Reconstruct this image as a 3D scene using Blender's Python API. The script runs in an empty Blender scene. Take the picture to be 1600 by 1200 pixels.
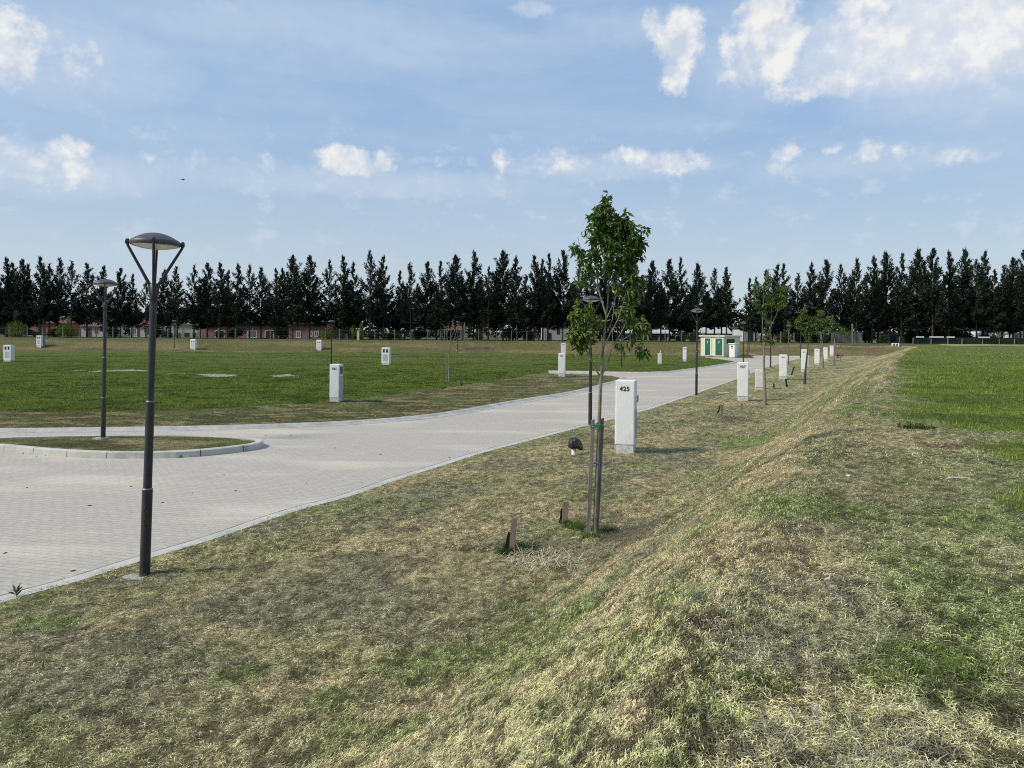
import bpy, bmesh, math, random
import numpy as np
from mathutils import Vector, Matrix, Euler

R = math.radians
scene = bpy.context.scene
C = scene.collection
rng = np.random.default_rng(11)
random.seed(5)

# ------------------------------------------------------------------ camera
F = 1155.6            # focal length in pixels of the 1600 px wide photograph (26 mm on 36 mm)
HZ = 518.0            # row of the horizon
ROLL = R(0.4)
EYE = 3.0
cam_d = bpy.data.cameras.new('camera')
cam_d.lens = 26.0; cam_d.sensor_width = 36.0
cam_d.shift_y = -(600 - HZ) / 1600.0
cam_d.clip_start = 0.05; cam_d.clip_end = 6000
cam = bpy.data.objects.new('camera', cam_d); C.objects.link(cam)
cam.location = (0, 0, EYE)
# roll about the view axis
cam.matrix_world = Matrix.Translation((0, 0, EYE)) @ Matrix.Rotation(R(90), 4, 'X') @ Matrix.Rotation(ROLL, 4, 'Z')
cam.rotation_mode = 'XYZ'
_l, _q, _s = (Matrix.Translation((0, 0, EYE)) @ Matrix.Rotation(R(90), 4, 'X') @ Matrix.Rotation(ROLL, 4, 'Z')).decompose()
cam.location = _l; cam.rotation_euler = _q.to_euler('XYZ')
scene.camera = cam

# ------------------------------------------------------------------ light and exposure
SUN_EL = R(40); SUN_DIR_X, SUN_DIR_Y = -1.0, -0.30       # towards the sun, on the ground plane
scene.view_settings.view_transform = 'Standard'
scene.view_settings.look = 'None'
scene.view_settings.exposure = 0.35
scene.view_settings.gamma = 1.0
scene.render.engine = 'CYCLES'
scene.cycles.use_denoising = False
scene.cycles.filter_width = 1.05
scene.cycles.use_adaptive_sampling = False
scene.cycles.max_bounces = 6
scene.cycles.transparent_max_bounces = 8

_n = math.hypot(SUN_DIR_X, SUN_DIR_Y)
sunv = Vector((SUN_DIR_X / _n * math.cos(SUN_EL), SUN_DIR_Y / _n * math.cos(SUN_EL), math.sin(SUN_EL)))
sd = bpy.data.lights.new('sun', 'SUN'); sd.energy = 3.15; sd.angle = R(8.0); sd.color = (1.0, 0.92, 0.78)
sun = bpy.data.objects.new('sun', sd); C.objects.link(sun)
sun.rotation_euler = sunv.to_track_quat('Z', 'Y').to_euler()
sun.location = (-20, 0, 30)

world = bpy.data.worlds.new("World"); scene.world = world
world.use_nodes = True
SKY_STRENGTH = 0.11

def pix_dir(px, py):
    u = (px - 800) / F; v = (py - HZ) / F
    c, s = math.cos(ROLL), math.sin(ROLL)
    return (u * c + v * s, 1.0, -(-u * s + v * c))

def build_world():
    nt = world.node_tree; N = nt.nodes; L = nt.links
    N.clear()
    out = N.new('ShaderNodeOutputWorld'); bg = N.new('ShaderNodeBackground')
    bg.inputs['Strength'].default_value = SKY_STRENGTH
    L.new(bg.outputs[0], out.inputs[0])
    sky = N.new('ShaderNodeTexSky'); sky.sky_type = 'NISHITA'; sky.sun_disc = False
    sky.sun_elevation = SUN_EL
    sky.sun_rotation = math.atan2(SUN_DIR_X, SUN_DIR_Y)
    sky.altitude = 20; sky.air_density = 1.0; sky.dust_density = 0.6; sky.ozone_density = 2.5
    tc = N.new('ShaderNodeTexCoord')
    sep = N.new('ShaderNodeSeparateXYZ'); L.new(tc.outputs['Generated'], sep.inputs[0])
    def M(op, a, b=None, c=None, clamp=False):
        n = N.new('ShaderNodeMath'); n.operation = op; n.use_clamp = clamp
        for i, v in enumerate((a, b, c)):
            if v is None: continue
            if isinstance(v, (int, float)): n.inputs[i].default_value = v
            else: L.new(v, n.inputs[i])
        return n.outputs[0]
    def V(op, a, b=None):
        n = N.new('ShaderNodeVectorMath'); n.operation = op
        for i, v in enumerate((a, b)):
            if v is None: continue
            if isinstance(v, (tuple, list)): n.inputs[i].default_value = v
            else: L.new(v, n.inputs[i])
        return n
    def noise(vec, scale, detail=5, rough=0.55, dist=0.0):
        n = N.new('ShaderNodeTexNoise'); n.inputs['Scale'].default_value = scale
        n.inputs['Detail'].default_value = detail; n.inputs['Roughness'].default_value = rough
        n.inputs['Distortion'].default_value = dist
        L.new(vec, n.inputs['Vector']); return n
    def smooth(x, a, b):
        n = N.new('ShaderNodeMapRange'); n.interpolation_type = 'SMOOTHSTEP'
        n.inputs['From Min'].default_value = a; n.inputs['From Max'].default_value = b
        L.new(x, n.inputs['Value']); return n.outputs[0]
    def mix(f, a, b):
        n = N.new('ShaderNodeMix'); n.data_type = 'RGBA'
        if isinstance(f, (int, float)): n.inputs[0].default_value = f
        else: L.new(f, n.inputs[0])
        for i, v in ((6, a), (7, b)):
            if isinstance(v, tuple): n.inputs[i].default_value = (*v, 1)
            else: L.new(v, n.inputs[i])
        return n.outputs[2]
    az = M('ARCTAN2', sep.outputs[0], sep.outputs[1])
    el = M('ARCSINE', sep.outputs[2])
    comb = N.new('ShaderNodeCombineXYZ'); L.new(az, comb.inputs[0]); L.new(el, comb.inputs[1])
    P0 = comb.outputs[0]
    # warp a little so that outlines billow
    wn = noise(P0, 30, 4, 0.6)
    w1 = V('SUBTRACT', wn.outputs['Color'], (0.5, 0.5, 0.5)).outputs[0]
    w2 = V('MULTIPLY', w1, (0.034, 0.030, 0)).outputs[0]
    PW = V('ADD', P0, w2).outputs[0]
    blobs = [  # px, py, rx, ry, weight : the cumulus seen in the photograph
        (5, 72, 48, 56, .9), (55, 48, 34, 14, .5), (100, 96, 55, 26, .16),
        (1062, 62, 42, 50, 1.1), (1058, 118, 30, 30, 1.0), (1032, 40, 30, 26, .6),
        (1140, 72, 20, 28, .6), (1200, 62, 62, 66, 1.15), (1170, 105, 34, 26, .8), (1192, 8, 38, 40, 1.0), (1150, 118, 26, 16, .4),
        (1265, 136, 66, 20, .62), (1310, 124, 30, 24, .75), (1440, 52, 130, 55, .5), (1350, 12, 42, 24, .75), (1570, 45, 110, 70, .62), (1490, 104, 120, 12, .45), (1310, 30, 40, 12, .3),
        (535, 248, 46, 24, 1.2), (598, 254, 22, 18, 1.0), (560, 262, 50, 16, 1.0),
        (108, 236, 34, 22, .7), (118, 268, 16, 28, .55), (22, 244, 46, 20, .5), (55, 275, 40, 14, .25),
        (786, 248, 17, 20, .5), (874, 252, 48, 22, .42), (790, 272, 18, 16, .35),
        (985, 244, 40, 16, .5), (1050, 256, 60, 18, .55), (1085, 252, 28, 24, .5),
        (1230, 241, 34, 12, .42), (1304, 231, 16, 8, .42), (1355, 240, 30, 18, .45), (1398, 239, 22, 12, .36), (1480, 248, 42, 14, .35),
        (690, 254, 44, 9, .3), (232, 252, 24, 10, .4), (306, 250, 12, 18, .25), (415, 252, 14, 20, .22), (1210, 270, 30, 16, .22),
        (150, 55, 300, 40, -0.2)]
    field = None
    for px, py, rx, ry, w in blobs[:-1]:
        d = pix_dir(px, py); a = math.atan2(d[0], 1.0); e = math.atan2(d[2], math.hypot(d[0], 1))
        s = V('SUBTRACT', PW, (a, e, 0)).outputs[0]
        s = V('MULTIPLY', s, (F / rx, F / ry, 0)).outputs[0]
        q = V('DOT_PRODUCT', s, s).outputs['Value']
        o = M('MULTIPLY_ADD', q, -w, w)
        o = M('MAXIMUM', o, -0.6)
        field = o if field is None else M('MAXIMUM', field, o)
    nA = noise(P0, 42, 9, 0.66)
    nC = noise(P0, 20, 3, 0.5); nB = noise(V('ADD', P0, (-0.016, 0.010, 0)).outputs[0], 20, 3, 0.5)
    fa = M('MULTIPLY_ADD', M('SUBTRACT', nA.outputs['Fac'], 0.5), 1.9, field)
    dens = M('MULTIPLY', smooth(fa, -0.06, 0.88), 0.92)
    # thin high veil: stretched noise, slightly lavender
    pv = V('MULTIPLY', P0, (1.0, 4.5, 1)).outputs[0]
    vein = noise(pv, 2.3, 6, 0.55, 0.4)
    vein2 = noise(V('MULTIPLY', P0, (1.0, 6.0, 1)).outputs[0], 9, 5, 0.6)
    veil = M('MULTIPLY_ADD', vein2.outputs['Fac'], 0.25, M('MULTIPLY', vein.outputs['Fac'], 0.75))
    veil = M('MULTIPLY', smooth(veil, 0.36, 0.66), 0.42)
    low = smooth(el, 0.30, 0.0)      # the air whitens towards the horizon
    # faint puffs in the lower sky
    pf = noise(V('MULTIPLY', P0, (1.0, 1.4, 1)).outputs[0], 26, 6, 0.62)
    band = M('MULTIPLY', smooth(el, 0.05, 0.14), smooth(el, 0.30, 0.22))
    puff = M('MULTIPLY', M('MULTIPLY', smooth(pf.outputs['Fac'], 0.52, 0.70), band), 0.34)
    k = 1.0 / SKY_STRENGTH / 2**scene.view_settings.exposure
    def K(r, g, b): return (r * k, g * k, b * k)
    tgt = mix(low, K(.33, .50, .745), K(.555, .63, .68))
    base = mix(0.82, sky.outputs[0], tgt)
    base = mix(veil, base, K(.52, .63, .77))
    base = mix(puff, base, K(.70, .76, .83))
    vb = None
    for px, py, rx, ry, w in [(1475, 50, 240, 90, 1.15), (1600, 120, 260, 60, .4), (90, 85, 190, 70, .35), (1200, 90, 140, 80, .35), (500, 60, 420, 60, .22), (1000, 40, 180, 30, .25), (540, 285, 420, 26, .30), (80, 265, 180, 40, .45), (950, 262, 200, 26, .35), (1350, 255, 200, 24, .25), (835, 14, 40, 12, .5), (355, 8, 40, 14, .3)]:
        d = pix_dir(px, py); a = math.atan2(d[0], 1.0); e = math.atan2(d[2], math.hypot(d[0], 1))
        q_ = V('MULTIPLY', V('SUBTRACT', PW, (a, e, 0)).outputs[0], (F / rx, F / ry, 0)).outputs[0]
        o = M('MULTIPLY_ADD', V('DOT_PRODUCT', q_, q_).outputs['Value'], -w, w)
        vb = o if vb is None else M('MAXIMUM', vb, o)
    vb = M('MULTIPLY', M('MAXIMUM', vb, 0.0), M('MULTIPLY_ADD', nA.outputs['Fac'], 1.6, 0.25), None, True)
    base = mix(vb, base, K(.70, .755, .85))
    df = M('SUBTRACT', nC.outputs['Fac'], nB.outputs['Fac'])
    lit = M('MULTIPLY_ADD', df, 4.2, M('MULTIPLY_ADD', M('SUBTRACT', nA.outputs['Fac'], .5), 2.0, 0.62), True)
    core = smooth(fa, 0.1, 0.9)
    ccol = mix(lit, K(.60, .67, .78), K(.92, .91, .88))
    col = mix(dens, base, ccol)
    col = mix(smooth(el, -0.002, -0.02), col, K(.20, .20, .16))
    L.new(col, bg.inputs['Color'])
    world.cycles.sampling_method = 'MANUAL'; world.cycles.sample_map_resolution = 512
build_world()

# ------------------------------------------------------------------ helpers
def tag(o, label=None, cat=None, group=None, kind=None):
    if label: o['label'] = label
    if cat: o['category'] = cat
    if group: o['group'] = group
    if kind: o['kind'] = kind
    return o

def empty(name, loc, rz=0.0, label=None, cat=None, group=None):
    o = bpy.data.objects.new(name, None); C.objects.link(o)
    o.empty_display_size = 0.2
    o.location = loc; o.rotation_euler = (0, 0, rz)
    return tag(o, label, cat, group)

def link(name, me, mat=None, parent=None):
    if mat is not None and not me.materials: me.materials.append(mat)
    o = bpy.data.objects.new(name, me); C.objects.link(o)
    if parent is not None: o.parent = parent
    return o

def children(o): return [c for c in bpy.data.objects if c.parent == o]

_kids = {}
def copy_tree(o, parent=None):
    c = o.copy(); C.objects.link(c); c.parent = parent
    if o.name not in _kids: _kids[o.name] = list(o.children)
    for ch in _kids[o.name]: copy_tree(ch, c)
    return c

class MB:
    """collects shapes and builds them as ONE mesh"""
    def __init__(s): s.v = []; s.f = []; s.sm = []; s.mi = []
    def add(s, vs, fs, smooth=False, mi=0):
        b = len(s.v); s.v += [tuple(v) for v in vs]
        for f in fs: s.f.append(tuple(i + b for i in f)); s.sm.append(smooth); s.mi.append(mi)
        return s
    def box(s, x0, x1, y0, y1, z0, z1, mi=0, bev=0.0, M=None):
        if bev <= 0:
            vs = [(x0,y0,z0),(x1,y0,z0),(x1,y1,z0),(x0,y1,z0),(x0,y0,z1),(x1,y0,z1),(x1,y1,z1),(x0,y1,z1)]
            fs = [(0,3,2,1),(4,5,6,7),(0,1,5,4),(1,2,6,5),(2,3,7,6),(3,0,4,7)]
        else:
            b = bev; vs = []; fs = []
            # octagonal prism in plan with chamfered top and bottom
            def ring(x0, x1, y0, y1, z, c):
                return [(x0+c,y0,z),(x1-c,y0,z),(x1,y0+c,z),(x1,y1-c,z),(x1-c,y1,z),(x0+c,y1,z),(x0,y1-c,z),(x0,y0+c,z)]
            rings = [ring(x0+b,x1-b,y0+b,y1-b,z0,b*.4), ring(x0,x1,y0,y1,z0+b,b), ring(x0,x1,y0,y1,z1-b,b), ring(x0+b,x1-b,y0+b,y1-b,z1,b*.4)]
            for r_ in rings: vs += r_
            for k in range(3):
                for i in range(8):
                    j = (i+1) % 8
                    fs.append((k*8+i, k*8+j, (k+1)*8+j, (k+1)*8+i))
            fs.append(tuple(range(7,-1,-1))); fs.append(tuple(range(24,32)))
        if M is not None: vs = [tuple(M @ Vector(v)) for v in vs]
        return s.add(vs, fs, False, mi)
    def tube(s, pts, rad, n=8, cap=True, smooth=True, mi=0, sx=1.0):
        pts = [Vector(p) for p in pts]
        if not hasattr(rad, '__len__'): rad = [rad] * len(pts)
        vs = []; fs = []; up = None
        for i, p in enumerate(pts):
            if i == 0: t = pts[1] - p
            elif i == len(pts) - 1: t = p - pts[i-1]
            else: t = (pts[i+1] - pts[i-1])
            t = t.normalized()
            if up is None:
                up = Vector((0, 1, 0)) if abs(t.y) < 0.9 else Vector((1, 0, 0))
            a = up.cross(t).normalized(); b = t.cross(a).normalized(); up = b
            for k in range(n):
                an = 2 * math.pi * k / n
                vs.append(tuple(p + (a * math.cos(an) * sx + b * math.sin(an)) * rad[i]))
        for i in range(len(pts) - 1):
            for k in range(n):
                k2 = (k + 1) % n
                fs.append((i*n+k, i*n+k2, (i+1)*n+k2, (i+1)*n+k))
        s.add(vs, fs, smooth, mi)
        if cap:
            s.add([vs[k] for k in range(n)], [tuple(range(n-1, -1, -1))], False, mi)
            s.add([vs[(len(pts)-1)*n+k] for k in range(n)], [tuple(range(n))], False, mi)
        return s
    def lathe(s, prof, n=24, M=None, smooth=True, mi=0):
        vs = []; fs = []
        for r_, z in prof:
            for k in range(n):
                an = 2*math.pi*k/n; vs.append((r_*math.cos(an), r_*math.sin(an), z))
        for i in range(len(prof)-1):
            for k in range(n):
                k2 = (k+1) % n; fs.append((i*n+k, i*n+k2, (i+1)*n+k2, (i+1)*n+k))
        if M is not None: vs = [tuple(M @ Vector(v)) for v in vs]
        return s.add(vs, fs, smooth, mi)
    def prism(s, poly, y0, y1, mi=0):      # poly in xz, extruded along y
        n = len(poly)
        vs = [(x, y0, z) for x, z in poly] + [(x, y1, z) for x, z in poly]
        fs = [tuple(range(n)), tuple(range(2*n-1, n-1, -1))] + [(i, i+n, (i+1) % n + n, (i+1) % n) for i in range(n)]
        return s.add(vs, fs, False, mi)
    def mesh(s, name='m', mats=()):
        me = bpy.data.meshes.new(name); me.from_pydata(s.v, [], s.f)
        me.polygons.foreach_set('use_smooth', s.sm)
        me.polygons.foreach_set('material_index', s.mi)
        for m in mats: me.materials.append(m)
        me.validate(); me.update(); return me
    def build(s, name, mat, parent=None, loc=None):
        me = s.mesh(name, mat if isinstance(mat, (tuple, list)) else (mat,))
        o = link(name, me, None, parent)
        if loc is not None: o.location = loc
        return o

def np_mesh(name, verts, tris, col=None, mat=None, smooth=False):
    me = bpy.data.meshes.new(name)
    nv = len(verts); nf = len(tris); k = tris.shape[1]
    me.vertices.add(nv); me.vertices.foreach_set('co', np.ascontiguousarray(verts, dtype=np.float32).ravel())
    me.loops.add(nf * k); me.loops.foreach_set('vertex_index', np.ascontiguousarray(tris, dtype=np.int32).ravel())
    me.polygons.add(nf); me.polygons.foreach_set('loop_start', np.arange(0, nf*k, k, dtype=np.int32))
    me.polygons.foreach_set('use_smooth', np.full(nf, smooth, dtype=bool))
    if col is not None:
        a = me.attributes.new('tint', 'FLOAT_COLOR', 'POINT')
        c4 = np.ones((nv, 4), dtype=np.float32); c4[:, :3] = col
        a.data.foreach_set('color', c4.ravel())
    if mat is not None: me.materials.append(mat)
    me.update(calc_edges=True)
    return me

# ------------------------------------------------------------------ numpy noise
_T = np.random.default_rng(3).random((256, 256)).astype(np.float64)
def vnoise(x, y):
    xi = np.floor(x).astype(np.int64); yi = np.floor(y).astype(np.int64)
    fx = x - xi; fy = y - yi
    fx = fx*fx*(3-2*fx); fy = fy*fy*(3-2*fy)
    a = _T[xi & 255, yi & 255]; b = _T[(xi+1) & 255, yi & 255]
    c = _T[xi & 255, (yi+1) & 255]; d = _T[(xi+1) & 255, (yi+1) & 255]
    return (a*(1-fx)+b*fx)*(1-fy)+(c*(1-fx)+d*fx)*fy
def fbm(x, y, o=4, seed=0.0, g=0.5):
    s = 0; a = 1; t = 0; x = np.asarray(x, float) + seed*17.3; y = np.asarray(y, float) - seed*9.1
    for i in range(o):
        s = s + a*vnoise(x, y); t += a; a *= g
        x, y = (x*1.62 - y*1.18) + 5.2, (x*1.18 + y*1.62) + 1.3
    return s / t
def sstep(a, b, x):
    t = np.clip((np.asarray(x, float)-a)/(b-a), 0, 1); return t*t*(3-2*t)

# ------------------------------------------------------------------ lie of the land
_cy = [-60, -20, 0, 4, 7, 15, 30, 47, 70, 100, 160, 1500]
_cx = [-28, -9.5, -0.9, 1.1, 2.6, 6.9, 15.2, 24.6, 37.5, 55, 90, 870]
def crest(y): return np.interp(y, _cy, _cx)
def bermw(y): return np.interp(y, [0, 15, 45, 100], [2.7, 3.5, 5.0, 6.0])
def rim_toe(x): return np.interp(x, [-90, -60, 0, 30, 45], [95, 97, 101.5, 101, 98])
def hbase(x, y):
    x = np.asarray(x, float); y = np.asarray(y, float)
    s = x - crest(y); w = bermw(y)
    hb = 1.4 * sstep(-w, 0.25, s)
    hf = 1.43 * sstep(0, 6.5, y - rim_toe(x))
    return np.maximum(hb, hf)

def P(px, py, z=None):
    """the point of the ground seen at a pixel of the photograph (or at height z)"""
    d = pix_dir(px, py)
    if z is not None:
        t = (z - EYE) / d[2]; return Vector((d[0]*t, t, z))
    t = np.concatenate([np.arange(1.5, 60, .02), np.arange(60, 200, .05)])
    h = hbase(d[0]*t, t); zz = EYE + d[2]*t
    i = int(np.argmax(zz <= h))
    if not (zz[i] <= h[i]): i = len(t) - 1
    return Vector((d[0]*t[i], t[i], float(h[i])))
def at(px, D, z=0.0):
    """the point at depth D on the upright line through column px (near the horizon)"""
    d = pix_dir(px, HZ + (px-800)*math.tan(ROLL)); return Vector((d[0]*D, D, z))
def hor(px): return HZ + (px-800)*math.tan(ROLL)

NOISY = []
def near_xy(pts, z=0.0): return np.array([tuple(P(a, b, z))[:2] for a, b in pts])
_right = near_xy([(0,937),(55,922),(113,907),(221,872),(329,841),(450,798),(540,776),(619,747),(681,729),(744,708),(831,686),(900,668),(960,653),(1010,640),(1040,630),(1077,617.5),(1115,604),(1150,592),(1175,581),(1215,568),(1250,559.5)])
_right = np.vstack([[(-16, -12), (-11, -4), (-7.9, 3.5)], _right])
_left = near_xy([(0,674),(120,673),(227,671.5),(340,669.5),(450,666),(525,663),(590,659),(650,654),(700,647.5),(740,641),(790,631.5),(840,623),(887,616),(927,607),(950,600.5),(972,594.5),(975,590.5),(960,587.5),(940,586),(915,585),(890,584.3),(858,583.5)])
_left = np.vstack([[(-90, 15), (-30, 20.0)], _left])
_far = near_xy([(857,580.5),(940,582),(1000,583),(1040,582),(1052,581),(1090,576),(1125,571),(1150,566.5),(1150,564.8),(1130,561.8),(1104,558.8)])
_far2 = near_xy([(1104,557.6),(1135,558.6),(1166,559.8),(1177,559.8),(1184,557.8),(1250,558.3)])
ROAD = np.vstack([_left, _far, _far2, _right[::-1], [(-16, -12), (-60, -14), (-90, -10)]])
ISLE = np.array([tuple(P(a, b, .14))[:2] for a, b in [(-160,690),(-80,686),(0,683.5),(60,682),(153,680),(283,680),(340,682),(397,685),(412,688),(405,692),(391,695),(340,701),(283,706),(198,707),(142,706),(85,703),(51,700),(0,695),(-80,691.5)]])

def sdist(poly, x, y):
    """signed distance to a polygon, negative inside"""
    x = np.asarray(x, float); y = np.asarray(y, float)
    sh = x.shape; x = x.ravel(); y = y.ravel()
    d2 = np.full(x.shape, 1e18); ins = np.zeros(x.shape, bool); n = len(poly)
    for i in range(n):
        ax, ay = poly[i]; bx, by = poly[(i+1) % n]
        ex, ey = bx-ax, by-ay; L2 = ex*ex+ey*ey
        if L2 < 1e-12: continue
        t = np.clip(((x-ax)*ex+(y-ay)*ey)/L2, 0, 1)
        dx = x-ax-t*ex; dy = y-ay-t*ey
        d2 = np.minimum(d2, dx*dx+dy*dy)
        c = (ay > y) != (by > y)
        with np.errstate(divide='ignore', invalid='ignore'):
            xi = ax + (y-ay)*ex/(ey if ey != 0 else 1e-12)
        ins ^= c & (x < xi)
    d = np.sqrt(d2); d[ins] *= -1
    return d.reshape(sh)

LAWN = near_xy([(-300,648),(0,645),(130,644),(340,640.5),(420,637),(480,632),(540,625),(620,616),(700,605),(760,598),(822,588),(850,582.5),(1000,583.0),(1052,581),(1090,576),(1150,566.5),(1104,558)], 0.0)
LAWN = np.vstack([LAWN, [(24, 97), (0, 101), (-60, 97), (-140, 95), (-140, 20)]])
MEADOW = np.array([tuple(P(a, b))[:2] for a, b in [(1368,552),(1396,580),(1404,615),(1430,655),(1500,676),(1545,700),(1575,745),(1600,790)]])
MEADOW = np.vstack([MEADOW, [(30, 4), (300, 4), (300, 104), (56, 104)]])

def clumps(x, y):
    """micro relief: clods, hay windrows, mower ruts along the bank"""
    s = x - crest(y)
    r = (fbm(x*2.2, y*2.2, 4, 1)-.5)*.06 + (fbm(x*8, y*8, 3, 2)-.5)*.06
    slope = sstep(-5.0, -2.2, s) * (1-sstep(0.3, 1.6, s))
    rut = (fbm(s*3.2, y*.22, 3, 5)-.5)*.10
    hay = sstep(.56, .74, fbm(s*.8, y*.35, 4, 7))*.05
    bank = sstep(-5.0, -3.0, s)
    return r*(1-.5*bank) + rut*slope*.8 + hay*(1-.6*bank)
def height(x, y, road=None):
    h = hbase(x, y)
    if road is None: road = sdist(ROAD, x, y)
    isl = sdist(ISLE, x, y)
    amp = sstep(0.0, 1.2, road)*np.interp(np.hypot(x, y), [0, 60, 140], [1, 1.0, 1.2])
    far = (fbm(x*.35, y*.35, 4, 4)-.5)*.14*sstep(14, 40, np.hypot(x, y))*sstep(.2, 3, road)
    rim = sstep(-1, 1.5, y-rim_toe(x))*(1-sstep(6, 8, y-rim_toe(x)))
    h = h + clumps(x, y)*amp + far + (fbm(x*.25, y*.9, 4, 9)-.5)*.5*rim
    h = h + .018*sstep(0, .3, road)
    h = np.where(road < 0.0, -0.05, h)
    h = np.where(isl < -0.02, 0.125 + (fbm(x*3, y*3, 3, 6)-.5)*.05, h)
    return h

# ------------------------------------------------------------------ colour of the ground cover (albedo)
def G(px, py, rx, ry):      # a patch named by where it lies, kept in metres
    c = P(px, py); e = P(px+rx, py); n1 = P(px, py+ry); n0 = P(px, py-ry)
    return (c.x, c.y, max(abs(e.x-c.x), .2), max(abs(n1.y-n0.y)/2, .2))
GREEN_P = [G(830,1010,170,55), G(700,1040,110,35), G(900,960,110,26), G(1430,1060,130,70), G(1520,960,120,120), G(860,1105,90,26), G(520,1100,60,24), G(380,1062,40,14), G(1180,690,40,12), G(1170,780,50,12), G(1340,640,40,14), G(620,1150,70,25), G(1090,1120,80,40), G(80,975,60,14), G(1250,800,120,26), G(1560,820,80,50), G(1060,940,60,24), G(1050,1190,80,24)]
HAY_P = [G(420,935,150,40), G(540,905,90,24), G(120,1080,150,50), G(330,1050,110,30), G(560,880,60,16), G(1380,950,110,50), G(1000,870,60,14), G(230,1010,90,26), G(700,765,60,16), G(940,760,70,16), G(1060,720,60,14), G(1300,1040,160,45), G(600,985,60,18), G(1460,920,60,22), G(160,1110,90,25), G(640,1000,80,20)]
TAN_P = [G(640,860,80,20), G(860,800,80,16), G(720,830,90,18), G(1060,870,90,22), G(900,1080,80,24), G(1020,980,70,22), G(1200,700,70,20), G(1400,690,80,16), G(450,1080,90,26), G(700,1075,70,24), G(1180,860,80,26), G(280,1090,60,18), G(1000,800,70,14), G(1240,740,50,14), G(330,990,60,16), G(640,1110,50,20)]
SOIL_P = [G(970,835,60,10), G(730,857,50,6), G(1150,655,30,6), G(1100,990,26,18), G(640,880,40,6), G(820,870,50,7), G(950,690,40,6), G(620,830,30,6), G(1480,700,50,6), G(180,1150,50,10)]
def patches(L, x, y, seed):
    m = np.zeros_like(x)
    wob = 1 + .9*(fbm(x*1.6, y*1.6, 3, seed)-.5)*2
    for cx, cy, rx, ry in L:
        q = ((x-cx)/rx)**2 + ((y-cy)/ry)**2
        m = np.maximum(m, np.clip(1.25 - q*wob, 0, 1))
    return sstep(0, 1, m)
def lerp(a, b, t): return a + (b-a)*t[..., None]
TANC = np.array([.64, .515, .29]); HAYC = np.array([.31, .30, .195]); OLV = np.array([.43, .405, .205])
GRN = np.array([.275, .33, .12]); SOIL = np.array([.225, .160, .105]); LAWNC = np.array([.130, .168, .032])
MEADC = np.array([.205, .265, .052]); VERGE = np.array([.140, .132, .058])
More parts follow.
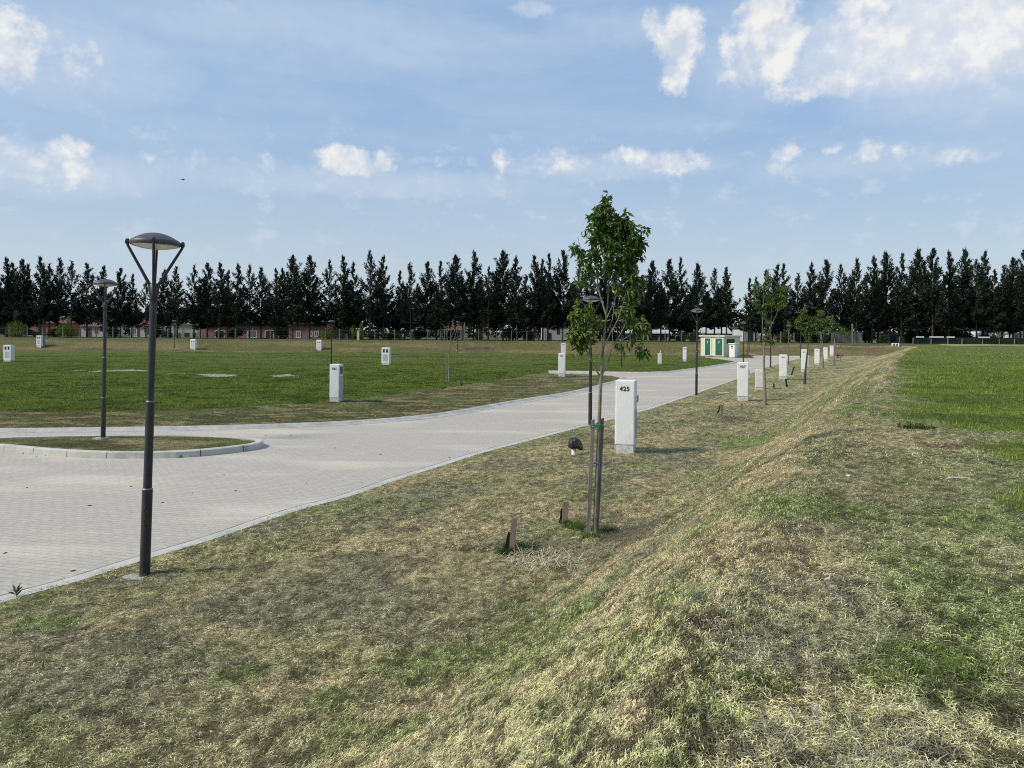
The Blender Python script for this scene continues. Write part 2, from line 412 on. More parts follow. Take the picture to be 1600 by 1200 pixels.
def cover(x, y, road=None, fine=True):
    """-> albedo (n,3), kind index: 0 mown, 1 lawn, 2 meadow, 3 road, 4 island, 5 verge, 6 far rim"""
    x = np.asarray(x, float); y = np.asarray(y, float)
    if road is None: road = sdist(ROAD, x, y)
    isl = sdist(ISLE, x, y)
    s = x - crest(y)
    n1 = fbm(x*.9, y*.9, 4, 21); n2 = fbm(s*1.3, y*.35, 4, 22); n3 = fbm(x*4, y*4, 3, 23); n4 = fbm(s*.5, y*.2, 3, 24)
    c = np.broadcast_to(OLV, x.shape+(3,)).copy()
    c = lerp(c, TANC, sstep(.42, .68, n2)*.75)
    c = lerp(c, HAYC, sstep(.50, .66, n1)*.65)
    slope = sstep(-4.5, -2.5, s)*(1-sstep(-.2, .8, s))
    st = fbm(s*4.4, y*.20, 4, 25)
    c = lerp(c, TANC, slope*sstep(.47, .60, st)*.9)
    c = lerp(c, GRN*np.array([1.12, .95, 1.25]), slope*sstep(.54, .42, st)*.75)
    topg = sstep(.3, 2.2, s)
    c = lerp(c, np.array([.40, .415, .205]), topg*sstep(.28, .50, n4)*.85)
    c = lerp(c, GRN, sstep(.60, .74, fbm(x*.7, y*.7, 4, 26))*.55)
    near = 1 - sstep(30, 45, np.hypot(x, y))
    c = lerp(c, TANC*1.02, patches(TAN_P, x, y, 31)*.75)
    c = lerp(c, HAYC, patches(HAY_P, x, y, 32)*.65)
    c = lerp(c, GRN, patches(GREEN_P, x, y, 33)*.8)
    c = lerp(c, SOIL, patches(SOIL_P, x, y, 34)*.75)
    kind = np.zeros(x.shape, int)
    # left verge
    side = sdist(LAWN, x, y)
    ledge = side + (fbm(x*.8, y*.8, 3, 41)-.5)*.9
    leftish = (s < -9) & (y > 13) & (x < np.interp(y, _right[:, 1][3:], _right[:, 0][3:]) - 3) | (isl < .3)
    v = VERGE*(.85+.5*n1[..., None]); v = lerp(v, TANC*.85, sstep(.52, .68, fbm(x*1.1, y*2.5, 3, 42))*.55)
    v = lerp(v, GRN*.8, sstep(.50, .62, fbm(x*.8, y*1.6, 3, 43))*.5)
    c[leftish] = v[leftish]; kind[leftish] = 5
    # lawn
    lg = LAWNC*(.75+.55*fbm(x*.5, y*.5, 4, 44)[..., None])
    lg = lerp(lg, np.array([.115, .155, .035]), sstep(.5, .68, fbm(x*.09, y*.30, 4, 45))*.7)
    lg = lerp(lg, np.array([.05, .085, .02]), sstep(.54, .66, fbm(x*1.1, y*1.4, 3, 46))*.75)
    nearrim = sstep(48, 82, y)
    lg = lerp(lg, np.array([.175, .195, .070]), nearrim*sstep(.34, .60, fbm(x*.12, y*.5, 3, 47))*.8)
    inl = (ledge < 0) & (road > .2) & (s < -12) & (isl > 1)
    c[inl] = lg[inl]; kind[inl] = 1
    # pale sand scattered in the lawn
    for px, py, rx, ry in [(190,580,40,2.2),(345,586.5,30,1.6),(440,587.5,26,1.4),(125,579,8,1),(270,586,16,.8),(880,543,1,1),(300,545.5,5,1.0)]:
        cx, cy, ax, ay = G(px, py, rx, ry)
        q = ((x-cx)/ax)**2+((y-cy)/max(ay, .5))**2 + (fbm(x*1.5, y*1.5, 3, 48)-.5)*2.4
        m = inl & (q < .9); c[m] = np.array([.52, .49, .42])
    # meadow on the right
    md = sdist(MEADOW, x, y) + (fbm(x*.7, y*.7, 4, 51)-.5)*2.6
    mg = MEADC*(.75+.5*fbm(x*.6, y*.6, 4, 52)[..., None])
    mg = lerp(mg, np.array([.16, .22, .045]), sstep(.5, .7, fbm(x*.2, y*.2, 3, 53))*.6)
    mg = lerp(mg, np.array([.09, .13, .04]), sstep(.50, .66, fbm(x*.3+3, y*.6, 4, 54))*.5)
    mg = lerp(mg, np.array([.205, .22, .090]), sstep(28, 70, y)*sstep(.34, .6, fbm(x*.1, y*.45, 3, 55))*.85)
    tl = sstep(.45, -.95, md+(fbm(x*3, y*3, 2, 56)-.5)*.9)*(s > 0)
    c = lerp(c, mg, tl); kind[(tl > .5)] = 2
    # far rim: bare reddish soil and dry grass
    rr = sstep(-.3, 1.2, y-rim_toe(x)+(fbm(x*.2, y*.5, 3, 61)-.5)*3)*(1-sstep(4.2, 5.4, y-rim_toe(x)))*(s < 2)
    rg = lerp(np.broadcast_to(np.array([.17, .17, .065]), c.shape), np.array([.30, .225, .125]), sstep(.44, .62, fbm(x*.12, y*.7, 4, 62))*.7)
    rg = lerp(rg, np.array([.24, .155, .105]), sstep(.52, .66, fbm(x*.3, y*1.1, 3, 63))*sstep(-40, 0, x)*.55)
    c = lerp(c, 0, rr*0) if False else c*(1-rr[..., None]) + rg*rr[..., None]
    kind[(rr > .5)] = 6
    tp = sstep(4.4, 5.6, y-rim_toe(x))
    tg = lerp(np.broadcast_to(np.array([.145, .155, .06]), c.shape), np.array([.19, .18, .10]), sstep(.45, .6, fbm(x*.15, y*.4, 3, 64)))
    c = np.where((s < 3)[..., None], c*(1-tp[..., None])+tg*tp[..., None], c)
    kind[(tp > .5) & (kind != 2)] = 6
    kind[(road < 0) & (isl > 0)] = 3
    kind[isl < 0] = 4
    c = c*(.86+.28*n3[..., None])
    return c, kind
def thatch(x, y):
    f = .66*fbm(x*34, y*28, 3, 91)+.34*fbm(x*9, y*7, 3, 92)
    return (.27+1.62*sstep(.37, .63, f))[..., None]
# ------------------------------------------------------------------ materials
def new_mat(name):
    m = bpy.data.materials.new(name); m.use_nodes = True
    nt = m.node_tree; return m, nt, nt.nodes.get('Principled BSDF')
def nn(nt, t, **kw):
    n = nt.nodes.new(t)
    for k, v in kw.items():
        if k in n.inputs: n.inputs[k].default_value = v
        else: setattr(n, k, v)
    return n
def mat_noise(name, c1, c2, scale=4.0, rough=.7, metal=0.0, bump=0.0, bscale=60.0, detail=5, spec=.5, c3=None, s3=1.0, t3=(.55, .7), stretch=(1, 1, 1)):
    m, nt, b = new_mat(name)
    tc = nn(nt, 'ShaderNodeTexCoord'); mp = nn(nt, 'ShaderNodeMapping'); mp.inputs['Scale'].default_value = stretch
    nt.links.new(tc.outputs['Object'], mp.inputs['Vector'])
    n = nn(nt, 'ShaderNodeTexNoise', Scale=scale, Detail=detail, Roughness=.6)
    nt.links.new(mp.outputs[0], n.inputs['Vector'])
    r = nn(nt, 'ShaderNodeValToRGB'); r.color_ramp.elements[0].position = .35; r.color_ramp.elements[1].position = .65
    r.color_ramp.elements[0].color = (*c1, 1); r.color_ramp.elements[1].color = (*c2, 1)
    nt.links.new(n.outputs['Fac'], r.inputs[0]); col = r.outputs[0]
    if c3 is not None:
        n3 = nn(nt, 'ShaderNodeTexNoise', Scale=s3, Detail=6.0, Roughness=.65)
        nt.links.new(mp.outputs[0], n3.inputs['Vector'])
        mr = nn(nt, 'ShaderNodeMapRange'); mr.inputs[1].default_value = t3[0]; mr.inputs[2].default_value = t3[1]
        nt.links.new(n3.outputs['Fac'], mr.inputs[0])
        mx = nn(nt, 'ShaderNodeMix', data_type='RGBA'); mx.inputs[7].default_value = (*c3, 1)
        nt.links.new(mr.outputs[0], mx.inputs[0]); nt.links.new(col, mx.inputs[6]); col = mx.outputs[2]
    nt.links.new(col, b.inputs['Base Color'])
    b.inputs['Roughness'].default_value = rough; b.inputs['Metallic'].default_value = metal
    b.inputs['Specular IOR Level'].default_value = spec
    if bump > 0:
        nb = nn(nt, 'ShaderNodeTexNoise', Scale=bscale, Detail=4.0)
        nt.links.new(mp.outputs[0], nb.inputs['Vector'])
        bp = nn(nt, 'ShaderNodeBump', Strength=bump, Distance=.01)
        nt.links.new(nb.outputs['Fac'], bp.inputs['Height']); nt.links.new(bp.outputs[0], b.inputs['Normal'])
    return m

M = {}
M['lamp_metal'] = mat_noise('lamp_metal', (.030, .031, .033), (.045, .046, .048), 9, .42, 0.3, .15, 300, spec=.5)
M['lamp_shade'] = mat_noise('lamp_shade_metal', (.055, .056, .058), (.085, .086, .088), 5, .5, 0.2, .1, 200)
M['joint'] = mat_noise('joint_ring_metal', (.16, .16, .16), (.24, .24, .24), 20, .45, .5)
m, nt, b = new_mat('lamp_diffuser'); b.inputs['Base Color'].default_value = (.42, .42, .41, 1); b.inputs['Roughness'].default_value = .35
b.inputs['Subsurface Weight'].default_value = 0.0; b.inputs['Transmission Weight'].default_value = .25
M['diffuser'] = m
M['white'] = mat_noise('white_painted_render', (.68, .69, .68), (.75, .755, .75), 3.5, .75, 0, .35, 70, c3=(.44, .43, .40), s3=2.3, t3=(.54, .82), stretch=(1, 1, .45))
M['plinth'] = mat_noise('stained_plinth', (.44, .43, .40), (.62, .61, .58), 9, .9, 0, .8, 60, c3=(.20, .20, .19), s3=11, t3=(.52, .75))
M['stain_white'] = mat_noise('weathered_white_render', (.50, .50, .47), (.66, .66, .63), 5, .85, 0, .5, 60, c3=(.30, .30, .27), s3=4, t3=(.55, .8))
M['black_ink'] = mat_noise('black_number_paint', (.012, .012, .012), (.03, .03, .03), 30, .7)
M['blue_ink'] = mat_noise('faded_blue_number_paint', (.06, .08, .13), (.13, .15, .2), 30, .7)
M['window_dark'] = mat_noise('dark_meter_glass', (.012, .013, .014), (.03, .03, .032), 14, .25)
M['door_grey'] = mat_noise('grey_meter_panel', (.36, .37, .38), (.46, .47, .48), 6, .55, 0, .1)
M['concrete'] = mat_noise('kerb_concrete', (.40, .39, .355), (.51, .50, .46), 2.5, .9, 0, .6, 90, c3=(.27, .26, .23), s3=1.6, t3=(.56, .78))
M['soil_joint'] = mat_noise('dirt_in_joint', (.06, .055, .045), (.30, .28, .24), 3.5, .95)
M['gutter'] = mat_noise('gutter_concrete', (.33, .32, .295), (.45, .435, .40), 2.5, .9, 0, .6, 90, c3=(.22, .21, .18), s3=1.3, t3=(.5, .75))
M['wood'] = mat_noise('weathered_wood', (.14, .12, .10), (.29, .255, .215), 22, .9, 0, .6, 90, stretch=(1, 1, .1))
M['wood_red'] = mat_noise('reddish_raw_wood', (.17, .125, .10), (.31, .235, .19), 22, .9, 0, .6, 90, stretch=(1, 1, .1))
M['bark'] = mat_noise('young_bark', (.13, .115, .085), (.27, .245, .19), 16, .9, 0, .8, 60, stretch=(1, 1, .35), c3=(.08, .075, .055), s3=9, t3=(.55, .7))
M['bark_dark'] = mat_noise('dark_bark', (.035, .03, .026), (.085, .075, .065), 6, .95, 0, .5, 30, stretch=(1, 1, .3))
M['twig'] = mat_noise('pale_twig', (.16, .14, .11), (.30, .27, .22), 10, .9)
M['black_cloth'] = mat_noise('black_plastic', (.008, .008, .009), (.022, .022, .025), 16, .38, 0, .8, 30)
M['tie_green'] = mat_noise('green_plastic_tie', (.02, .15, .07), (.04, .24, .11), 16, .5)
M['tie_blue'] = mat_noise('blue_plastic_tie', (.03, .06, .22), (.05, .09, .30), 16, .5)
M['pvc'] = mat_noise('white_pvc', (.62, .62, .56), (.72, .72, .66), 10, .5, c3=(.4, .39, .33), s3=8)
M['stone'] = mat_noise('pale_stone', (.45, .44, .41), (.68, .67, .63), 14, .9, 0, .8, 50)
M['drywood'] = mat_noise('dry_stick', (.36, .31, .22), (.52, .47, .36), 20, .9, 0, .5, 50)
M['cream'] = mat_noise('cream_painted_render', (.60, .58, .40), (.66, .64, .45), 1.2, .85, 0, .3, 30, c3=(.5, .47, .35), s3=1.1, t3=(.6, .8))
M['cream_lt'] = mat_noise('pale_trim_paint', (.72, .72, .62), (.78, .78, .68), 3, .8)
M['green_door'] = mat_noise('green_steel_door', (.008, .10, .065), (.012, .13, .085), 1.6, .5, 0, .1)
M['green_dark'] = mat_noise('dark_green_louvre', (.004, .03, .024), (.008, .045, .035), 3, .5)
M['roof_slab'] = mat_noise('concrete_roof_slab', (.50, .48, .38), (.60, .58, .46), 2, .9)
M['pink'] = mat_noise('pink_brick_wall', (.26, .125, .125), (.34, .17, .165), 1.4, .9, 0, .3, 20)
M['brickg'] = mat_noise('grey_brick_wall', (.17, .13, .115), (.25, .20, .175), 2.4, .9)
M['brick'] = mat_noise('brown_brick', (.20, .10, .07), (.28, .15, .10), 3, .9)
M['tan_brick'] = mat_noise('tan_brick', (.20, .165, .12), (.27, .225, .165), 3, .9)
M['house_white'] = mat_noise('white_house_wall', (.42, .42, .44), (.52, .52, .54), 1, .85)
M['house_grey'] = mat_noise('pale_grey_house_wall', (.36, .36, .33), (.46, .46, .42), 1, .85)
M['tile'] = mat_noise('terracotta_tiles', (.08, .04, .032), (.14, .065, .05), 5, .85)
M['roof_dark'] = mat_noise('dark_roof', (.035, .034, .036), (.06, .058, .06), 3, .8)
M['roof_blue'] = mat_noise('dark_blue_roof', (.03, .035, .06), (.05, .06, .09), 3, .6)
M['roof_grey'] = mat_noise('light_metal_roof', (.38, .38, .40), (.48, .48, .50), 3, .6)
M['dark_door'] = mat_noise('dark_doorway', (.012, .012, .014), (.025, .025, .028), 3, .6)
M['red_door'] = mat_noise('dark_red_door', (.11, .018, .022), (.15, .03, .035), 3, .6)
M['glass'] = mat_noise('window_glass', (.10, .13, .12), (.18, .22, .21), 3, .15)
M['blue_panel'] = mat_noise('blue_grey_panel', (.14, .17, .19), (.20, .23, .26), 2, .7)
M['blue_door'] = mat_noise('slate_blue_shutter', (.08, .10, .14), (.11, .14, .19), 2, .6)
M['screen'] = mat_noise('dark_green_screen', (.003, .014, .010), (.006, .022, .015), 2, .85)
M['white_rail'] = mat_noise('white_rail_paint', (.66, .67, .68), (.74, .74, .75), 3, .6)
M['post'] = mat_noise('weathered_concrete_post', (.13, .125, .115), (.22, .21, .19), 5, .9)
M['wire'] = mat_noise('fence_wire', (.08, .08, .08), (.12, .12, .12), 5, .6, .6)
M['car'] = mat_noise('grey_car_paint', (.06, .065, .075), (.08, .085, .095), 3, .25, .5)
M['car_white'] = mat_noise('white_car_paint', (.6, .6, .6), (.66, .66, .66), 3, .3)
M['rubber'] = mat_noise('tyre_rubber', (.015, .015, .015), (.025, .025, .025), 5, .8)
M['bird'] = mat_noise('dark_plumage', (.012, .012, .012), (.03, .03, .03), 8, .8)

def leaf_mat(name, rough=.6, trans=.3, tint=(1, 1, 1), spec=.3):
    m, nt, b = new_mat(name)
    at_ = nn(nt, 'ShaderNodeAttribute', attribute_name='tint')
    mul = nn(nt, 'ShaderNodeMix', data_type='RGBA', blend_type='MULTIPLY'); mul.inputs[0].default_value = 1; mul.inputs[7].default_value = (*tint, 1)
    nt.links.new(at_.outputs['Color'], mul.inputs[6])
    nt.links.new(mul.outputs[2], b.inputs['Base Color'])
    b.inputs['Roughness'].default_value = rough; b.inputs['Specular IOR Level'].default_value = spec
    if trans > 0:
        tr = nn(nt, 'ShaderNodeBsdfTranslucent'); ms = nn(nt, 'ShaderNodeMixShader'); ms.inputs[0].default_value = trans
        nt.links.new(mul.outputs[2], tr.inputs[0])
        out = [n for n in nt.nodes if n.type == 'OUTPUT_MATERIAL'][0]
        nt.links.new(b.outputs[0], ms.inputs[1]); nt.links.new(tr.outputs[0], ms.inputs[2]); nt.links.new(ms.outputs[0], out.inputs[0])
    return m
M['blade'] = leaf_mat('grass_blades', .9, .22, spec=.04)
M['leaf'] = leaf_mat('green_leaves', .45, .32, spec=.4)
M['casu'] = leaf_mat('casuarina_foliage', .8, .10, spec=.15)
M['shrub'] = leaf_mat('shrub_leaves', .7, .2, spec=.2)

def ground_mat():
    m, nt, b = new_mat('ground_cover')
    L = nt.links
    a = nn(nt, 'ShaderNodeAttribute', attribute_name='tint')
    geo = nn(nt, 'ShaderNodeNewGeometry')
    n1 = nn(nt, 'ShaderNodeTexNoise', Scale=38.0, Detail=6.0, Roughness=.7); L.new(geo.outputs['Position'], n1.inputs['Vector'])
    n2 = nn(nt, 'ShaderNodeTexNoise', Scale=7.0, Detail=5.0, Roughness=.65); L.new(geo.outputs['Position'], n2.inputs['Vector'])
    mr = nn(nt, 'ShaderNodeMapRange'); L.new(n1.outputs['Fac'], mr.inputs[0]); mr.inputs[1].default_value = .34; mr.inputs[2].default_value = .66; mr.inputs[3].default_value = .30; mr.inputs[4].default_value = 1.45
    mr2 = nn(nt, 'ShaderNodeMapRange'); L.new(n2.outputs['Fac'], mr2.inputs[0]); mr2.inputs[1].default_value = .3; mr2.inputs[2].default_value = .7; mr2.inputs[3].default_value = .45; mr2.inputs[4].default_value = 1.42
    mu = nn(nt, 'ShaderNodeMath', operation='MULTIPLY'); L.new(mr.outputs[0], mu.inputs[0]); L.new(mr2.outputs[0], mu.inputs[1])
    vm = nn(nt, 'ShaderNodeVectorMath', operation='SCALE'); L.new(a.outputs['Color'], vm.inputs[0]); L.new(mu.outputs[0], vm.inputs['Scale'])
    L.new(vm.outputs[0], b.inputs['Base Color']); b.inputs['Roughness'].default_value = .95; b.inputs['Specular IOR Level'].default_value = .03
    add = nn(nt, 'ShaderNodeMath', operation='ADD'); L.new(n1.outputs['Fac'], add.inputs[0]); L.new(n2.outputs['Fac'], add.inputs[1])
    bp = nn(nt, 'ShaderNodeBump', Strength=1.0, Distance=.09); L.new(add.outputs[0], bp.inputs['Height']); L.new(bp.outputs[0], b.inputs['Normal'])
    return m
M['ground'] = ground_mat()

def road_mat():
    m, nt, b = new_mat('block_paving')
    L = nt.links
    geo = nn(nt, 'ShaderNodeNewGeometry')
    mp = nn(nt, 'ShaderNodeMapping'); L.new(geo.outputs['Position'], mp.inputs[0]); mp.inputs['Rotation'].default_value = (0, 0, R(14))
    nw = nn(nt, 'ShaderNodeTexNoise', Scale=2.2, Detail=2.0); L.new(geo.outputs['Position'], nw.inputs['Vector'])
    sub = nn(nt, 'ShaderNodeVectorMath', operation='SUBTRACT'); L.new(nw.outputs['Color'], sub.inputs[0]); sub.inputs[1].default_value = (.5, .5, .5)
    sc = nn(nt, 'ShaderNodeVectorMath', operation='SCALE'); L.new(sub.outputs[0], sc.inputs[0]); sc.inputs['Scale'].default_value = .05
    ad = nn(nt, 'ShaderNodeVectorMath', operation='ADD'); L.new(mp.outputs[0], ad.inputs[0]); L.new(sc.outputs[0], ad.inputs[1])
    br = nn(nt, 'ShaderNodeTexBrick'); L.new(ad.outputs[0], br.inputs['Vector'])
    br.inputs['Scale'].default_value = 1.0; br.inputs['Brick Width'].default_value = .22; br.inputs['Row Height'].default_value = .11
    br.inputs['Mortar Size'].default_value = .005; br.inputs['Mortar Smooth'].default_value = .4; br.inputs['Bias'].default_value = 0
    br.inputs['Color1'].default_value = (.425, .385, .335, 1); br.inputs['Color2'].default_value = (.455, .415, .36, 1); br.inputs['Mortar'].default_value = (.34, .312, .27, 1)
    n2 = nn(nt, 'ShaderNodeTexNoise', Scale=.35, Detail=6.0, Roughness=.6)
    mp2 = nn(nt, 'ShaderNodeMapping'); mp2.inputs['Scale'].default_value = (.5, 1.6, 1); L.new(geo.outputs['Position'], mp2.inputs[0]); L.new(mp2.outputs[0], n2.inputs['Vector'])
    mr = nn(nt, 'ShaderNodeMapRange'); L.new(n2.outputs['Fac'], mr.inputs[0]); mr.inputs[1].default_value = .50; mr.inputs[2].default_value = .66
    mx = nn(nt, 'ShaderNodeMix', data_type='RGBA'); L.new(mr.outputs[0], mx.inputs[0]); L.new(br.outputs['Color'], mx.inputs[6]); mx.inputs[7].default_value = (.54, .49, .40, 1)
    n3 = nn(nt, 'ShaderNodeTexNoise', Scale=14.0, Detail=6.0, Roughness=.7); L.new(geo.outputs['Position'], n3.inputs['Vector'])
    mr3 = nn(nt, 'ShaderNodeMapRange'); L.new(n3.outputs['Fac'], mr3.inputs[0]); mr3.inputs[1].default_value = .3; mr3.inputs[2].default_value = .7; mr3.inputs[3].default_value = .84; mr3.inputs[4].default_value = 1.12
    vm = nn(nt, 'ShaderNodeVectorMath', operation='SCALE'); L.new(mx.outputs[2], vm.inputs[0]); L.new(mr3.outputs[0], vm.inputs['Scale'])
    L.new(vm.outputs[0], b.inputs['Base Color']); b.inputs['Roughness'].default_value = .88; b.inputs['Specular IOR Level'].default_value = .25
    inv = nn(nt, 'ShaderNodeMath', operation='SUBTRACT'); inv.inputs[0].default_value = 1; L.new(br.outputs['Fac'], inv.inputs[1])
    b1 = nn(nt, 'ShaderNodeMath', operation='MULTIPLY_ADD'); L.new(n3.outputs['Fac'], b1.inputs[0]); b1.inputs[1].default_value = .35; L.new(inv.outputs[0], b1.inputs[2])
    bp = nn(nt, 'ShaderNodeBump', Strength=.8, Distance=.008); L.new(b1.outputs[0], bp.inputs['Height']); L.new(bp.outputs[0], b.inputs['Normal'])
    return m
M['road'] = road_mat()

# ------------------------------------------------------------------ ground
def spaced(segs):
    out = [segs[0][0]]
    for a, b, s0, s1 in segs:
        x = a
        while x < b - 1e-6:
            t = (x-a)/(b-a); x = min(b, x + s0*(s1/s0)**t); out.append(x)
    return np.array(out)
xs = spaced([(-1500, -200, 300, 40), (-200, -60, 20, 1.0), (-60, -14, 1.0, .16), (-14, -6, .16, .065), (-6, 10, .065, .065), (10, 30, .07, .22), (30, 80, .25, 1.2), (80, 300, 1.5, 40), (300, 1500, 60, 300)])
ys = spaced([(-300, -20, 60, 3), (-20, 2, 2, .10), (2, 14, .06, .07), (14, 40, .08, .20), (40, 112, .22, .32), (112, 170, .6, 6), (170, 500, 10, 60), (500, 3000, 100, 500)])
X, Y = np.meshgrid(xs, ys)
rd = sdist(ROAD, X, Y)
Z = height(X, Y, rd)
col, kind = cover(X, Y, rd)
nx, ny = len(xs), len(ys)
idx = np.arange(nx*ny).reshape(ny, nx)
quads = np.stack([idx[:-1, :-1], idx[:-1, 1:], idx[1:, 1:], idx[1:, :-1]], -1).reshape(-1, 4)
me = np_mesh('ground', np.stack([X.ravel(), Y.ravel(), Z.ravel()], 1), quads, (col*np.where((kind == 0)[..., None], .50+.38*thatch(X, Y), 1.0)).reshape(-1, 3), M['ground'], True)
ground = link('ground', me); tag(ground, 'mown grass plain with a raised bank and green lawns', kind='structure')
print('ground verts', nx*ny)

# ------------------------------------------------------------------ road and kerbs
def poly_sheet(name, poly, z, mat):
    bm = bmesh.new()
    vs = [bm.verts.new((a, b, z)) for a, b in poly]
    f = bm.faces.new(vs); bmesh.ops.triangulate(bm, faces=[f])
    bmesh.ops.recalc_face_normals(bm, faces=bm.faces[:])
    me = bpy.data.meshes.new(name); bm.to_mesh(me); bm.free()
    if me.polygons[0].normal.z < 0: me.flip_normals()
    me.materials.append(mat); return link(name, me)
road = poly_sheet('road', ROAD, 0.0, M['road']); tag(road, kind='structure')

def smooth_line(pts, n=3):
    pts = np.array(pts, float)
    for _ in range(n):
        q = [pts[0]]
        for a, b in zip(pts[:-1], pts[1:]): q += [a*.75+b*.25, a*.25+b*.75]
        q.append(pts[-1]); pts = np.array(q)
    return pts
def sweep(line, prof, closed=False, every=0):
    """profile (offset to the left of travel, z) swept along a ground line"""
    line = np.array(line); n = len(line); k = len(prof)
    t = np.gradient(line, axis=0)
    if closed: t = (np.roll(line, -1, 0) - np.roll(line, 1, 0))
    t /= np.linalg.norm(t, axis=1)[:, None] + 1e-9
    nrm = np.stack([-t[:, 1], t[:, 0]], 1)
    b = MB(); vs = []
    for i in range(n):
        for j, (o, z) in enumerate(prof):
            q = line[i] + nrm[i]*o; vs.append((q[0], q[1], z))
    fs = []
    for i in range(n if closed else n-1):
        i2 = (i+1) % n
        if every and i % every == every-1: continue
        for j in range(k-1):
            fs.append((i*k+j, i2*k+j, i2*k+j+1, i*k+j+1))
    b.add(vs, fs, False); return b
def kerb_mat():
    m = M['concrete'].copy(); m.name = 'kerb_units'; nt = m.node_tree; return m
# right edge: a flat concrete edging strip flush with the paving
rl = smooth_line(_right, 2)
o = sweep(rl, [(.10, -.04), (.10, .006), (-.12, .012), (-.12, -.05)]).build('kerb', M['concrete'])
tag(o, 'flat concrete edging strip between paving and mown bank', kind='structure')
o = sweep(rl, [(.135, .0035), (.102, .0035)]).build('kerb_joint', M['soil_joint']); tag(o, kind='structure')
ll = smooth_line(_left[:-1], 2)
o = sweep(ll, [(.20, -.06), (.18, .075), (.10, .085), (.0, .070), (-.14, .022), (-.38, .006), (-.38, -.04)]).build('kerb', M['gutter'])
tag(o, 'rounded concrete gutter kerb along the lawn side of the road', kind='structure')
fl = smooth_line(_far, 2)
o = sweep(fl, [(.16, -.06), (.15, .08), (.06, .085), (-.02, .07), (-.14, .02), (-.26, .007), (-.26, -.04)]).build('kerb', M['gutter'])
tag(o, 'concrete kerb round the far lawn at the side road', kind='structure')
fl = smooth_line(_far2[3:], 1)
o = sweep(fl, [(.35, -.06), (.35, .12), (.05, .12), (-.05, .09), (-.30, .015), (-.30, -.04)]).build('kerb', M['concrete'])
tag(o, 'concrete kerb at the far end of the road', kind='structure')
il = np.vstack([ISLE, ISLE[:1]]); il = smooth_line(il, 2)[:-1]
def kerb_units(line):
    L = np.vstack([line, line[:1]]); d = np.concatenate([[0], np.cumsum(np.linalg.norm(np.diff(L, axis=0), axis=1))])
    N = int(d[-1]); t = np.array([k+f for k in range(N) for f in (0, .25, .5, .75, .99)])*d[-1]/N
    return np.stack([np.interp(t, d, L[:, 0]), np.interp(t, d, L[:, 1])], 1)
il = kerb_units(il)
o = sweep(il, [(-.14, .115), (-.14, .15), (.0, .155), (.04, .135), (.06, -.03)], True, 5)
if True:
    # travel direction: make the outer face point outwards
    A = 0.5*np.sum(il[:, 0]*np.roll(il[:, 1], -1) - np.roll(il[:, 0], -1)*il[:, 1])
    if A > 0: o = sweep(il[::-1], [(-.14, .115), (-.14, .15), (.0, .155), (.04, .135), (.06, -.03)], True, 5)
o = o.build('kerb', M['concrete']); tag(o, 'raised concrete kerb round the planted traffic island', kind='structure')

# ------------------------------------------------------------------ grass blades
def strips(pos, length, width, az, el, bend, c, two=True):
    """thin bent blades: one mesh"""
    n = len(pos)
    d = np.stack([np.cos(az)*np.cos(el), np.sin(az)*np.cos(el), np.sin(el)], 1)
    side = np.stack([-np.sin(az), np.cos(az), np.zeros(n)], 1)
    # lying blades turn their flat side up, standing ones sideways
    w = (side*width[:, None]*.5)
    d2 = d.copy(); d2[:, 2] -= bend; d2 /= np.linalg.norm(d2, axis=1)[:, None]
    L = length[:, None]
    if two:
        mid = pos + d*L*.55; tip = mid + d2*L*.45
        V_ = np.stack([pos-w, pos+w, mid+w*.9, mid-w*.9, tip], 1).reshape(-1, 3)
        b = np.arange(n)[:, None]*5
        T_ = np.concatenate([b+np.array([0, 1, 2]), b+np.array([0, 2, 3]), b+np.array([3, 2, 4])])
        C_ = np.repeat(c, 5, axis=0)
    else:
        tip = pos + d*L
        V_ = np.stack([pos-w, pos+w, tip], 1).reshape(-1, 3)
        T_ = np.arange(n*3).reshape(-1, 3); C_ = np.repeat(c, 3, axis=0)
    return V_, T_, C_

def scatter(n, d0, d1, a0=-42, a1=42, power=1.0):
    """points in a fan round the viewpoint, thinning with distance"""
    u = rng.random(n); a = np.radians(a0 + (a1-a0)*rng.random(n))
    r = d0*(d1/d0)**(u**power)
    return r*np.sin(a), r*np.cos(a)

def gather(sets):
    V_, T_, C_ = [], [], []; off = 0
    for v, t, c in sets:
        V_.append(v); T_.append(t+off); C_.append(c); off += len(v)
    return np.concatenate(V_), np.concatenate(T_), np.concatenate(C_)

